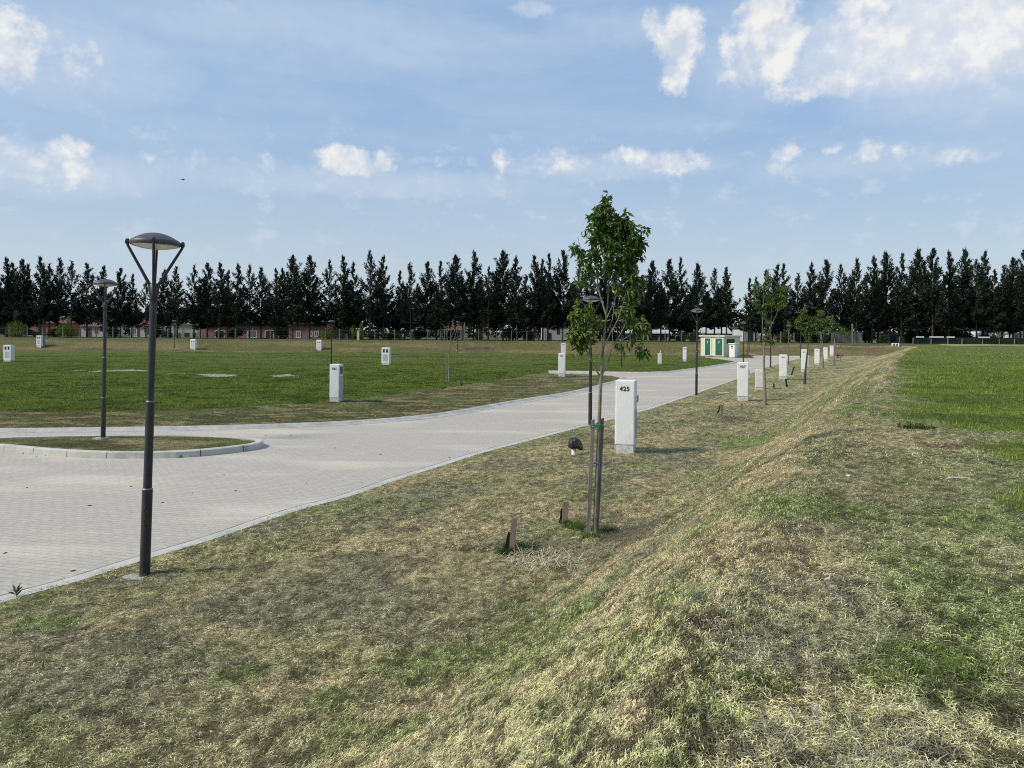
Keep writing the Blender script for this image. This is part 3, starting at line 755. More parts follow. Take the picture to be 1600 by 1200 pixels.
def heights_at(x, y, road): return height(x, y, road)
PALE = np.array([.78, .66, .41]); GREY = np.array([.37, .34, .22]); DK = np.array([.10, .10, .055])
sets_mown = []; sets_lawn = []; sets_meadow = []; sets_isle = []
def mown_batch(n, d0, d1, lk, wk, two):
    x, y = scatter(n, d0, d1)
    road = sdist(ROAD, x, y); ok = road > .30-.58*fbm(x*1.8, y*1.8, 3, 71)
    x, y, road = x[ok], y[ok], road[ok]
    c, k = cover(x, y, road); m = (k == 0) | (k == 5) & (road > .12)
    x, y, road, c, k = x[m], y[m], road[m], c[m], k[m]; n = len(x)
    z = np.maximum(height(x, y, road), 0.004)
    dist = np.hypot(x, y)
    g = c[:, 1]/(c[:, 0]+1e-6)            # greenness
    up = (rng.random(n) < np.clip((g-.85)*1.6, .12, .85))
    s = x - crest(y); slope = sstep(-4.5, -2.5, s)*(1-sstep(-.2, .8, s))
    az = rng.random(n)*2*np.pi
    # clippings on the bank lie combed along the mower's path
    al = np.arctan2(1.0, .45) + (rng.random(n)-.5)*.9 + np.pi*(rng.random(n) < .5)
    az = np.where(rng.random(n) < slope*.85, al, az)
    L = np.where(up, .015+.035*rng.random(n), .022+.075*rng.random(n)**2.2)*lk
    el = np.where(up, .5+.9*rng.random(n), -.08+.34*rng.random(n)**2.2)
    W = np.where(up, .0028+.002*rng.random(n), .0022+.0022*rng.random(n))*wk
    z = z + np.where(up, -.004, .002+.03*rng.random(n)**1.5)
    r = rng.random(n)[:, None]
    base = c*(.75+.6*rng.random((n, 1)))
    haym = sstep(.03, .12, .30-c[:, 0])[:, None]
    straw = np.where(rng.random((n, 1)) < .55-.3*haym, PALE*(.7+.5*r), GREY*(.6+.7*r))
    cc = np.where(up[:, None], base*np.array([.95, 1.10, .75]), .45*base+.55*straw)
    cc = cc*thatch(x, y)*np.where(k == 5, .72, 1.0)[:, None]*np.where((k == 5)[:, None], np.array([.93, 1.0, .85]), 1.0)
    dkm = rng.random((n, 1)) < .28; cc = np.where(dkm, cc*.35, cc)
    return strips(np.stack([x, y, z], 1), L, W, az, el, .35+.3*rng.random(n), cc, two)
sets_mown.append(mown_batch(230000, 2.2, 10, .8, .95, True)); sets_mown.append(mown_batch(420000, 2.2, 11, .62, .95, False))
sets_mown.append(mown_batch(260000, 10, 26, .95, 2.1, False))
sets_mown.append(mown_batch(90000, 22, 70, 1.5, 5.5, False))
v, t, c = gather(sets_mown)
o = link('mown_grass', np_mesh('mown_grass', v, t, c, M['blade']))
tag(o, 'dry mown grass clippings and short stubble covering bank and verges', 'grass', kind='stuff')

def tuft_batch(n, d0, d1, want, L0, L1, W, dens=None):
    x, y = scatter(n, d0, d1, -40, 40)
    c, k = cover(x, y); road = sdist(ROAD, x, y)
    m = np.isin(k, want) & ((road > .15) | (k == 4))
    x, y, c, road = x[m], y[m], c[m], road[m]; n = len(x)
    z = height(x, y, road)-.01
    dist = np.hypot(x, y)
    L = (L0+(L1-L0)*rng.random(n)**1.5)*(.6+.8*fbm(x*.9, y*.9, 3, 81)); W_ = W*(dist/30)**.9*(.6+.8*rng.random(n))
    cc = c*(.55+.8*rng.random((n, 1)))*np.array([1.0, 1.05, .85])*(.55+.9*sstep(.3, .7, .5*fbm(x*1.7, y*1.1, 3, 93)+.5*fbm(x*6, y*3, 2, 94)))[:, None]
    yl = rng.random((n, 1)) < .06; cc = np.where(yl, np.array([.26, .26, .10])*(.6+.6*rng.random((n, 1))), cc)
    return strips(np.stack([x, y, z], 1), L, W_, rng.random(n)*2*np.pi, .35+1.0*rng.random(n), rng.random(n)*.3, cc, False)
v, t, c = gather([tuft_batch(130000, 22, 50, [1], .04, .13, .024), tuft_batch(60000, 45, 98, [1], .06, .14, .022)])
o = link('lawn_grass', np_mesh('lawn_grass', v, t, c, M['blade'])); tag(o, 'dense bright green lawn grass beyond the paved road', 'grass', kind='stuff')
v, t, c = gather([tuft_batch(260000, 8, 32, [2], .03, .10, .018), tuft_batch(90000, 30, 100, [2], .05, .13, .022)])
o = link('meadow_grass', np_mesh('meadow_grass', v, t, c, M['blade'])); tag(o, 'taller bright green grass of the field beyond the bank', 'grass', kind='stuff')
v, t, c = gather([tuft_batch(60000, 15, 26, [4], .02, .06, .012)])
o = link('island_grass', np_mesh('island_grass', v, t, c, M['blade'])); tag(o, 'short mown grass on the kerbed traffic island', 'grass', kind='stuff')
# ------------------------------------------------------------------ street lamps
def make_lamp(H=4.2):
    root = empty('street_lamp', (0, 0, 0))
    k = H/4.2
    b = MB()
    b.tube([(0,0,-.1),(0,0,1.06*k)], .060, 16)
    b.tube([(0,0,1.06*k),(0,0,2.12*k)], .0495, 16)
    b.tube([(0,0,2.12*k),(0,0,3.36*k)], .041, 16)
    b.build('pole', M['lamp_metal'], root)
    b = MB(); b.box(-.028, .028, -.066, -.05, .62*k, .86*k, bev=.004); h_ = b.build('access_hatch', M['lamp_metal'], root)
    b = MB(); b.tube([(0, -.064, .80*k), (0, -.070, .80*k)], .007, 8); b.build('bolt', M['joint'], h_)
    for z, r0, r1 in ((1.06, .0615, .050), (2.12, .051, .0415)):
        b = MB(); b.lathe([(r1, z*k+.012), (r0, z*k+.004), (r0, z*k-.004), (r0-.004, z*k-.012)], 16); b.build('joint_ring', M['joint'], root)
    b = MB(); b.lathe([(.0, 3.56*k), (.030, 3.56*k), (.047, 3.545*k), (.047, 3.345*k), (.041, 3.335*k)], 18); b.build('collar', M['lamp_metal'], root)
    zr = 4.045*k; rr = .282
    b = MB()   # flat-domed shade
    prof = [(rr*math.sin(t), zr+.018+.115*math.cos(t)**1.0) for t in np.linspace(0.02, math.pi/2, 12)]
    prof = [(r_, zr + .022 + .105*(1-(r_/rr)**2.0)) for r_ in np.linspace(0.001, rr*.985, 12)]
    b.lathe(prof + [(rr, zr+.018), (rr+.004, zr+.008), (rr+.004, zr-.020), (rr-.008, zr-.030), (rr-.03, zr-.030)], 40)
    b.build('lamp_shade', M['lamp_shade'], root)
    b = MB(); b.lathe([(rr-.012, zr-.028)] + [(r_, zr-.030-.046*(1-(r_/rr)**2)) for r_ in np.linspace(rr*.94, .001, 10)], 36)
    b.build('diffuser', M['diffuser'], root)
    for i in range(4):
        an = R(-4 + 90*i); c, s = math.cos(an), math.sin(an)
        def q(r_, z): return (c*r_, s*r_, z)
        b = MB()
        b.tube([q(.036, 3.42*k), q(.044, 3.53*k), q(rr+.016, zr-.045), q(rr+.020, zr-.02)], [.018, .020, .0155, .0165], 8, sx=1.0)
        a = b.build('arm', M['lamp_metal'], root)
        b = MB(); p0 = Vector(q(rr-.01, zr)); p1 = Vector(q(rr+.045, zr))
        b.tube([p0, p1], .024, 12); b.tube([Vector(q(rr+.022, zr-.03)), Vector(q(rr+.022, zr+.035))], [.020, .017], 10)
        b.build('knob', M['lamp_metal'], a)
    return root
lamp0 = make_lamp()
def slab(name, mat, parent, r, seed, z0=-.05, z1=.018):
    rs = random.Random(seed); b = MB(); n = 11
    p = [((r*(.75+.45*rs.random()))*math.cos(2*math.pi*i/n), (r*(.75+.45*rs.random()))*.8*math.sin(2*math.pi*i/n)) for i in range(n)]
    vs = [(x, y, z0) for x, y in p] + [(x*.96, y*.96, z1+.006*rs.random()) for x, y in p]
    fs = [tuple(range(n, 2*n))] + [(i, (i+1) % n, (i+1) % n+n, i+n) for i in range(n)]
    b.add(vs, fs); return b.build(name, mat, parent)
LAMPS = [  # px, py, height scale, lean deg, label
    (226, 901, 1.0, 1.3, 'tall dark grey lamp post standing nearest, rising above the paving edge at left'),
    (161, 685, 1.0, .5, 'dark lamp post standing on the kerbed grass island'),
    (922, 665, 1.0, .1, 'dark lamp post mostly hidden behind the staked young tree'),
    (1088, 618.5, 1.0, .2, 'dark lamp post at the road edge left of the pillar numbered 427'),
    (1161.5, 567, 1.0, 0, 'lamp post rising behind the pillar numbered 427, before the transformer kiosk corner'),
    (1204, 575, .97, 0, 'slim lamp post just right of the trunk of the second young tree'),
    (1232, 569, .93, 0, 'slim lamp post directly behind and right of the pillar numbered 429'),
    (1251, 559.5, .9, 0, 'faint far lamp post at the right end of the paved road'),
    (971, 575, .98, 0, 'thin lamp post on the lawn edge seen through the lower leaves of the staked tree'),
    (517.5, 573, .92, 0, 'thin lamp post rising behind the white pillar at the verge of the left lawn'),
    (272, 545, .93, 0, 'tiny far lamp post with a white footing before the pale grey house'),
    (715, 548, .98, 0, 'tiny far lamp post behind the bare-crowned lawn sapling'),
]
for i, (px, py, sc, lean, lab) in enumerate(LAMPS):
    o = lamp0 if i == 0 else copy_tree(lamp0)
    p = P(px, py, .13) if i == 1 else P(px, py)
    o.location = p; o.scale = (1, 1, sc); o.rotation_euler = (0, R(lean), -math.atan((px-800)/F))
    tag(o, lab, 'street lamp', 'street lamps along the paved roads')
    if i in (0, 1, 10):
        slab('base_slab', M['gutter'], o, .20 if i < 2 else .5, i+3, z1=.02).location.x = -.02 if i != 10 else .5

# ------------------------------------------------------------------ numbered utility pillars
def text_mesh(txt, size, depth=.004, bold=.0045):
    cu = bpy.data.curves.new('number', 'FONT'); cu.body = txt; cu.size = size; cu.align_x = 'CENTER'; cu.align_y = 'CENTER'
    cu.extrude = depth; cu.offset = bold; cu.space_character = 1.12; cu.resolution_u = 3
    o = bpy.data.objects.new('number', cu); C.objects.link(o)
    bpy.context.view_layer.update()
    me = bpy.data.meshes.new_from_object(o.evaluated_get(bpy.context.evaluated_depsgraph_get()))
    bpy.data.objects.remove(o); bpy.data.curves.remove(cu)
    me.transform(Matrix.Rotation(R(90), 4, 'X')); me.name = 'number'; return me

def pillar(px, pb, pt, wpx, label, group, text=None, ink='black_ink', depth=.46, rz=-16.5, side=True, mat='white', name='utility_pillar', cat='utility pillar', zb=None, leftpanel=False, sidewin=True):
    p = P(px, pb) if zb is None else P(px, pb, zb)
    D = p.y; H = (pb-pt)*D/F; w = wpx*D/F
    root = empty(name, p, R(rz), label, cat, group)
    hp = .13*H
    b = MB(); b.box(-w/2, w/2, -depth/2, depth/2, hp+.006, H, bev=.010); b.build('body', M[mat], root)
    b = MB(); b.box(-w/2+.012, w/2-.012, -depth/2+.008, depth/2-.008, -.12, hp, bev=.012); b.build('plinth', M['plinth'], root)
    b = MB(); b.box(-w/2+.022, w/2-.022, -depth/2-.004, -depth/2+.02, hp+.03, H-.03, bev=.003); b.build('front_panel', M[mat], root)
    if text:
        me = text_mesh(text, .15 if ink == 'black_ink' else .12); me.materials.append(M[ink])
        o = link('number', me, None, root); o.location = (-.01, -depth/2-.007, H*.888)
    if side:
        b = MB(); b.box(w/2-.004, w/2+.05, -depth*.30, depth*.30, H*.70, H*.80, bev=.006); o = b.build('meter_hood', M['white'], root)
        b = MB(); b.box(w/2+.012, w/2+.053, -depth*.27, depth*.27, H*.712, H*.79); b.build('glass', M['window_dark'], o)
        b = MB(); b.box(w/2-.004, w/2+.012, -depth*.40, depth*.40, H*.22, H*.60, bev=.004); b.build('panel_door', M['door_grey'], root)
    if sidewin:
        b = MB(); b.box(w/2-.004, w/2+.010, -depth*.34, depth*.34, H*.74, H*.95, bev=.003); o = b.build('meter_window', M['door_grey'], root)
        b = MB(); b.box(w/2+.004, w/2+.013, -depth*.28, -depth*.02, H*.755, H*.935); b.box(w/2+.004, w/2+.013, depth*.04, depth*.28, H*.755, H*.935); b.build('glass', M['window_dark'], o)
        b = MB(); b.box(w/2-.004, w/2+.014, -depth*.42, depth*.42, H*.16, H*.70, bev=.004); b.build('panel_door', M['door_grey'], root)
    if leftpanel:
        b = MB(); b.box(-w/2-.022, -w/2-.002, -depth*.38, depth*.38, .0, H*.62, bev=.004); b.build('panel_door', M['stain_white'], root)
    return root
G1 = 'numbered utility pillars on the mown verge'
pillar(978, 708.5, 594, 29.5, 'white utility pillar numbered 425, largest and nearest, right of the staked young tree', G1, '425', leftpanel=True, sidewin=False)
pillar(1160.5, 627, 566, 16.4, 'white utility pillar numbered 427 with stained plinth, beyond the nearest one', G1, '427', sidewin=False, rz=-17)
pillar(1223.5, 593, 554, 11, 'white pillar with small blue number 429, behind and right of pillar 427', G1, '429', 'blue_ink', sidewin=False, rz=-19, side=False)
pillar(1256.5, 582, 546, 8.6, 'white pillar partly hidden by the dark tree stake right of pillar 429', G1, '431', 'blue_ink', sidewin=False, side=False, rz=-20)
pillar(1276.5, 571, 545, 7.4, 'white pillar standing on stubby legs between the two thin leafy trees', G1, '433', 'blue_ink', sidewin=False, side=False, rz=-22)
pillar(1289.8, 564, 543, 6.2, 'small far white pillar second from the right end of the row', G1, '435', 'blue_ink', sidewin=False, side=False, rz=-23)
pillar(1299.5, 556.5, 540, 5.4, 'farthest white pillar at the right end of the numbered row', G1, '437', 'blue_ink', sidewin=False, side=False, rz=-24)
G2 = 'low pillars without numbers'
for q in ((1186, 609.5, 577.5, 11.5, 'low plain off-white pillar between pillars 427 and 429', 'utility pillar'), (1261.6, 574.5, 555.5, 5, 'low off-white pillar peeping out right of the dark tree stake', 'utility pillar')):
    o = pillar(*q[:5], G2, None, mat='stain_white', side=False, sidewin=False, name='low_pillar', depth=.36)
    b = MB(); 
pl = pillar(1031, 570.3, 552, 6.2, 'low pillar with a bent white stub on top, on the lawn beyond the side road', G2, None, mat='stain_white', side=False, sidewin=False, name='low_pillar', depth=.36)
b = MB(); b.tube([(0, 0, 1.10), (.03, 0, 1.22), (.09, 0, 1.36)], .03, 6); b.build('pipe_stub', M['pvc'], pl)
G3 = 'white utility pillars around the left lawn'
pillar(525.5, 629, 569, 15.2, 'tall white pillar at the front edge of the left lawn', G3, '424', 'blue_ink', depth=.50, rz=-7, side=False)
pillar(878, 588.5, 552, 10.4, 'white pillar beside the mouth of the side road, in front of a taller one', G3, '426', 'blue_ink', side=False, sidewin=False, rz=-10)
pillar(880.3, 560, 536, 7.5, 'far white pillar whose top shows above the one at the side road mouth', G3, '428', 'blue_ink', side=False, sidewin=False, rz=-6)
pillar(1070, 565, 542.3, 5.8, 'narrow white pillar on the far lawn left of the kiosk', G3, '430', 'black_ink', side=False, rz=-18, sidewin=False)
def wide_pillar(px, pb, pt, wpx, label, sidebox=False):
    p = P(px, pb); D = p.y; H = (pb-pt)*D/F; w = wpx*D/F; d = .42
    root = empty('utility_pillar', p, R(-12), label, 'utility pillar', G3)
    b = MB(); b.box(-w/2, w/2, -d/2, d/2, .10*H, H, bev=.012); b.build('body', M['white'], root)
    b = MB(); b.box(-w/2+.015, w/2-.015, -d/2+.01, d/2-.01, -.2, .10*H-.004, bev=.01); b.build('plinth', M['plinth'], root)
    for s in (-1, 1):
        b = MB(); b.box(s*w*.20-w*.15, s*w*.20+w*.15, -d/2-.008, -d/2+.01, H*.70, H*.82 if H < 1.45 else H*.93, bev=.003); o = b.build('meter_window', M['white'], root)
        b = MB(); b.box(s*w*.20-w*.115, s*w*.20+w*.115, -d/2-.012, -d/2, H*.715, H*.805 if H < 1.45 else H*.91); b.build('glass', M['window_dark'], o)
    b = MB(); b.box(-w*.30, w*.30, -d/2-.010, -d/2+.01, H*.22, H*.62, bev=.003); b.build('panel_door', M['door_grey'] if H > 1.45 else M['stain_white'], root)
    if sidebox:
        b = MB(); b.box(w/2+.004, w/2+.28, -d/2, d/2-.1, 0, H*.96, bev=.01); b.build('side_cabinet', M['blue_panel'], root)
    return root
wide_pillar(14, 565, 539, 14, 'wide white pillar with two black meter windows at the left edge of the lawn')
wide_pillar(62.5, 541.5, 524.5, 9, 'far white pillar with a grey side cabinet below the brick pillar house', True)
wide_pillar(302.5, 545.5, 530, 9, 'far white pillar with two black windows, right of the nearest lamp post')
wide_pillar(499, 546.5, 531, 8, 'far white pillar before the right end of the pink house')
wide_pillar(603.5, 570, 543, 13, 'white pillar with two tall dark windows and grey panel, standing mid-lawn')
p = P(1399, 541.8); root = empty('meter_box', p, R(-20), 'small white box with open front at the far edge of the right field', 'meter box')
b = MB(); b.box(-.45, .45, -.2, .2, .42, .50); b.box(-.45, -.30, -.2, .2, 0, .42); b.box(.30, .45, -.2, .2, 0, .42); b.box(-.06, .06, -.2, .2, .15, .42); b.build('frame', M['white'], root)
b = MB(); b.box(-.30, .30, .08, .16, 0, .41); b.build('back_panel', M['stain_white'], root)

# ------------------------------------------------------------------ transformer kiosk
kp = P(1131, 557.5, 0); KD = kp.y
root = empty('transformer_kiosk', kp, R(-42), 'cream transformer kiosk with green doors at the end of the road', 'kiosk')
# local: front-right corner at origin, front wall along -x (facing -y), side wall along +y (facing +x)
FW, SW, KH = 3.2, 4.7, 2.50
b = MB(); b.box(-FW, 0, 0, SW, -.15, KH); b.build('wall', M['cream'], root)
b = MB(); b.box(-FW-.22, .16, -.18, SW+.15, KH+.002, KH+.20, bev=.02); b.build('roof', M['roof_slab'], root)
b = MB(); b.box(-FW-.05, .05, -.05, 0, -.2, .12); b.box(.002, .05, 0, SW, -.2, .12); b.build('base_course', M['concrete'], root)
for x0, x1 in ((-.81*FW, -.575*FW), (-.355*FW, -.055*FW)):
    b = MB(); b.box(x0-.10, x0, -.05, .02, .14, KH-.12); b.box(x1, x1+.10, -.05, .02, .14, KH-.12); b.box(x0, x1, -.045, .02, KH-.2, KH-.12)
    fr = b.build('door_frame', M['cream_lt'], root)
    b = MB(); b.box(x0+.002, x1-.002, -.032, .02, .18, KH-.202)
    for i in range(7): b.box(x0+.12, x1-.12, -.042, -.03, .30+.07*i, .335+.07*i)
    b.box((x0+x1)/2-.006, (x0+x1)/2+.006, -.036, -.03, .2, KH-.22)
    d = b.build('door', M['green_door'], root)
    xc = (x0+x1)/2; zc = KH*.72
    b = MB(); b.prism([(xc-.02, zc+.18), (xc+.07, zc+.18), (xc+.02, zc+.05), (xc+.09, zc+.05), (xc-.05, zc-.18), (xc-.01, zc-.01), (xc-.08, zc-.01)], -.050, -.037)
    b.build('hazard_sign', M['white'], d)
b = MB()
b.box(.005, .035, .75, 2.95, KH-.85, KH-.25)
for i in range(6): b.box(.03, .055, .80, 2.90, KH-.82+.09*i, KH-.775+.09*i)
b.build('louvre', M['green_dark'], root)
ap = P(1145.5, 558.5, 0)
root = empty('meter_cabinet', ap, R(-42), 'small white meter cabinet with flat cap against the kiosk side', 'cabinet')
b = MB(); b.box(-.36, .36, -.34, .42, -.1, 1.62, bev=.01); b.build('body', M['white'], root)
b = MB(); b.box(-.46, .46, -.44, .50, 1.622, 1.74, bev=.012); b.build('cap', M['cream_lt'], root)
b = MB(); b.box(-.12, .12, -.352, -.33, 1.28, 1.44); b.box(-.10, .10, -.352, -.33, 1.1, 1.2); b.build('label_plate', M['window_dark'], root)

# ------------------------------------------------------------------ stakes and small things on the verge
def stake(px, pb, ptx, pty, w, label, mat='wood', thick=None, name='wooden_stake', group='short wooden stakes in the grass', cat='stake', bag=None):
    p = P(px, pb); D = p.y; s = D/F
    H = (pb-pty)*s; dx = (ptx-px)*s; wd = w*s; th = thick or wd*.55
    root = empty(name, p, 0, label, cat, group)
    b = MB(); rs = random.Random(px)
    vs = []; fs = []; n = 5
    for i in range(n+1):
        t = i/n; z = -.15 + (H+.15)*t; x = dx*t; j = (rs.random()-.5)*wd*.10
        k = 1-.04*t
        for ax, ay in ((-1,-1),(1,-1),(1,1),(-1,1)): vs.append((x+j+ax*wd*.5*k, ay*th*.5*k, z + (ax*.02*wd*8 if i == n else 0)*.3))
    for i in range(n):
        for q in range(4): fs.append((i*4+q, i*4+(q+1) % 4, (i+1)*4+(q+1) % 4, (i+1)*4+q))
    fs.append((n*4, n*4+1, n*4+2, n*4+3)); b.add(vs, fs)
    b.build('post', M[mat], root)
    if bag:
        (ax, ay, bx, by, wb) = bag
        b = MB(); x0 = (ax-px)*s; z0 = (pb-ay)*s; x1 = (bx-px)*s; z1 = (pb-by)*s
        n = 6; vs = []; fs = []
        for i in range(n+1):
            t = i/n; x = x0+(x1-x0)*t + .012*math.sin(5*t); z = z0+(z1-z0)*t; wv = wb*s*(1-.45*t)
            y = -.03*math.sin(3*t)+.01
            vs += [(x-wv*.5, y, z), (x+wv*.5, y+.02, z+.005), (x+wv*.5, y+.028, z+.005), (x-wv*.5, y+.008, z)]
        for i in range(n):
            for q in range(4): fs.append((i*4+q, i*4+(q+1) % 4, (i+1)*4+(q+1) % 4, (i+1)*4+q))
        fs += [(0,3,2,1), (n*4, n*4+1, n*4+2, n*4+3)]
        b.add(vs, fs); b.build('cloth_strip', M['black_cloth'], root)
    return root
stake(797, 866, 804, 810, 9, 'reddish wooden stake with a black cloth strip, nearest of the short stakes', 'wood_red', bag=(787, 869, 797, 833, 8))
stake(882, 820, 884, 784, 8.5, 'short brown stake with a black strip, left of the staked tree', 'wood_red', bag=(873, 821, 879, 795, 4.5))
stake(1128.5, 652, 1127.5, 633, 3, 'thin stake with a bent black strip before pillar 427', 'wood', bag=(1121, 646, 1126, 632, 3))
stake(1159.5, 641, 1159, 631, 3, 'pale stub of a stake right below pillar 427', 'wood')
stake(1230.5, 605, 1227.5, 592, 2.6, 'dark leaning stick at the foot of pillar 429', 'black_cloth')
stake(1210.5, 607, 1208.5, 599, 2.2, 'tiny dark stub left of pillar 429', 'black_cloth')
stake(1235, 587, 1241, 573, 2.0, 'thin dark stick leaning right, behind pillar 429', 'black_cloth')
stake(718.5, 604, 717, 594, 3, 'short pale stake beside the lawn sapling', 'wood', bag=(721, 603, 719, 596, 2))
stake(753, 600, 752.5, 590, 1.6, 'thin pale stake, left of the pair at the lawn edge', 'wood')
stake(757.5, 604, 756.5, 597, 2.6, 'stubby pale stake, right of the pair at the lawn edge', 'wood', bag=(756, 599, 753, 594, 1.5))
stake(1309.5, 560, 1309, 552, 1.5, 'tiny dark stake beyond the farthest numbered pillar', 'black_cloth')
stake(1313.8, 563.5, 1313.4, 550, 1.3, 'slim tiny stake right of the farthest numbered pillar', 'wood')
stake(1171.5, 549.5, 1171.5, 516, 1.0, 'thin dark pole on the far rim right of the kiosk', 'lamp_metal', name='thin_pole', group='thin poles on the rim', cat='pole')
stake(1168.5, 555.5, 1168.5, 518, 1.0, 'thin dark pole closest to the kiosk corner', 'lamp_metal', name='thin_pole', group='thin poles on the rim', cat='pole')
stake(725, 546, 725.3, 504, 1.9, 'pale wooden utility pole right of the lawn sapling', 'post', name='utility_pole', group=None, cat='pole')
stake(1332, 540.5, 1331.7, 506, 2.2, 'thick whitish pole among the casuarinas by the blue panel', 'post', name='utility_pole', group=None, cat='pole')

# white pipe under a black bag
p = P(896.5, 711.5); root = empty('covered_pipe', p, 0, 'white plastic pipe stub capped with a black plastic bag', 'pipe')
s = p.y/F
b = MB(); b.lathe([(.055, -.1), (.055, .21), (.048, .21), (.048, .0)], 18); b.build('pipe', M['pvc'], root)
rs = np.random.default_rng(4); b = MB(); vs = []; n = 22; rings = 12
for i in range(rings+1):
    t = i/rings; zz = .17 + .25*math.sin(min(1, t*1.02)*math.pi/2)
    for k in range(n):
        a = 2*math.pi*k/n
        r_ = (.140*math.cos(t*math.pi/2)**.55 + .002)*(1+.16*math.sin(5*a+2*t)+.12*(rs.random()-.5)+.08*math.sin(9*a-5*t))
        if i == 0: r_ *= .78
        x = r_*math.cos(a)+ (.07*(1-t) if math.cos(a) > .75 else 0) + .01; vs.append((x, r_*math.sin(a), zz - (.05*(1-t) if math.cos(a) > .8 else 0)+.012*rs.random()))
fs = [(i*n+k, i*n+(k+1) % n, (i+1)*n+(k+1) % n, (i+1)*n+k) for i in range(rings) for k in range(n)]
b.add(vs, fs, True); b.build('plastic_bag', M['black_cloth'], root)

# sticks, stones, scraps
def on(px, py): 
    p = P(px, py); p.z = float(height(np.array([p.x]), np.array([p.y]))[0]); return p
def rock(px, py, r, label, seed, mat='stone', name='stone', flat=.55, group='pale stones in the mown grass'):
    rs = random.Random(seed); bm = bmesh.new(); bmesh.ops.create_icosphere(bm, subdivisions=2, radius=r)
    for v in bm.verts:
        v.co *= 1 + (rs.random()-.5)*.45; v.co.z *= flat; v.co.x *= 1.25
    me = bpy.data.meshes.new(name); bm.to_mesh(me); bm.free(); me.materials.append(M[mat])
    o = link(name, me); o.location = on(px, py) + Vector((0, 0, r*flat*.55)); o.rotation_euler = (rs.random()*.4, rs.random()*.4, rs.random()*3)
    return tag(o, label, 'stone' if mat == 'stone' else 'clod', group)
rock(1276, 1113, .022, 'crumpled white lump in the grass at lower right, largest of the pale scraps', 1, flat=.7)
rock(1271, 1110, .014, 'small white chip touching the larger white lump at lower right', 11, flat=.7)
rock(1293, 913, .018, 'pale stone on the bank top near the middle right', 2)
rock(1084, 1190, .012, 'white pebble at the bottom edge of the picture', 3)
rock(1464, 1015, .012, 'small white pebble in the green patch at right', 4)
rock(1326, 747, .024, 'pale chip on the bank crest left of the dry stick', 5)
rock(866, 962, .014, 'white pebble on the green patch of the lower slope', 6)
rock(622, 1072, .010, 'tiny white pebble in the dark hay at lower left', 7)
rock(1086, 739, .035, 'whitish stone right of pillar 425 on the slope foot', 8)
rock(50, 1002, .014, 'pale pebble near the lower left corner', 9)
rock(136, 1125, .008, 'pair-forming white crumb at lower left, right one', 10)
rock(121, 1126, .008, 'pair-forming white crumb at lower left, left one', 12)
p = on(1497, 754); root = empty('dry_stick', p, R(-6), 'flat weathered strip of wood lying on the bank at right', 'stick')
b = MB(); L_ = .24; b.tube([(-L_/2*1.0, 0, .02), (-.04, .006, .03), (.05, -.004, .028), (L_/2, .006, .035)], [.009, .013, .013, .006], 6); b.build('shaft', M['drywood'], root)
b = MB(); b.tube([(-.02, 0, .030), (.03, .03, .045), (.08, .05, .05)], [.006, .005, .003], 5); b.build('splinter', M['drywood'], root)

# dead leaves and crumbs on the paving: countable, dark
leafspots = [(1540-2,0)]
spots = [(8,614),(415,681),(424,682.5),(443,695),(436,707),(57,714),(52,756),(42,762),(76,761),(140,790),(139,797),(98,795),(8,864),(113,892),(255,759),(254,785),(241,811),(368,767),(393,701),(560,733),(573,736),(595,710),(565,754),(479,712),(524,700),(596,686),(455,680),(437,703),(301,770),(205,760),(321,823),(359,819),(190,836),(702,715),(710,711),(732,705),(478,755),(468,753),(1032,622),(1035,621),(390,697),(75,735),(30,700),(350,742)]
bm = bmesh.new()
def crumb_mesh(seed):
    rs = random.Random(seed); b = MB(); n = 7
    p = [((.5+.5*rs.random())*math.cos(2*math.pi*i/n), (.35+.4*rs.random())*math.sin(2*math.pi*i/n)) for i in range(n)]
    vs = [(x, y, .12+.35*rs.random()) for x, y in p] + [(0, 0, .75)] + [(x*.9, y*.9, 0) for x, y in p]
    fs = [(i, (i+1) % n, n) for i in range(n)] + [(n+1+i, n+1+(i+1) % n, (i+1) % n, i) for i in range(n)]
    b.add(vs, fs); return b.mesh('dead_leaf', (M['bark_dark'],))
bm.free()
cm = [crumb_mesh(i) for i in range(5)]
ZONES = [(lambda x, y: x < 200 and y < 760, 'below the island at left'), (lambda x, y: x < 226, 'left of the nearest lamp foot'), (lambda x, y: x < 430 and y > 740, 'right of the nearest lamp'),
         (lambda x, y: x < 500 and y < 720, 'off the tip of the island'), (lambda x, y: x < 620, 'in the middle of the wide paving'), (lambda x, y: x < 800, 'where the road narrows'), (lambda x, y: True, 'left of the far lamp at the road edge')]
spots = sorted([q for q in spots if not (q[1] < 640 and q[0] < 500)])[::2] + [(415, 681), (437, 703)]; spots = sorted(set(spots))
zc = {}
for i, (px, py) in enumerate(spots):
    zn = [z for f, z in ZONES if f(px, py)][0]; zc[zn] = zc.get(zn, 0)+1
    p = P(px, py, .004)
    o = link('dead_leaf', cm[i % 5]); r_ = (.013+.014*random.random())*(1+p.y/60); o.scale = (r_*1.4, r_, r_*.5); o.location = p; o.rotation_euler = (0, 0, random.random()*6)
    tag(o, 'dark dead leaf, %s from the left %s' % (['first','second','third','fourth','fifth','sixth','seventh','eighth','ninth','tenth','eleventh','twelfth'][zc[zn]-1], zn), 'dead leaf', 'dead leaves scattered on the paving')
p = P(1128, 615); root = empty('cover_slab', p, 0, 'flat pale concrete slab in the grass right of the third lamp', 'slab')
slab('slab', M['concrete'], root, .42, 44, z1=.05); b = MB(); b.box(-.12, .12, -.08, .08, .057, .064); b.build('lid', M['gutter'], root)

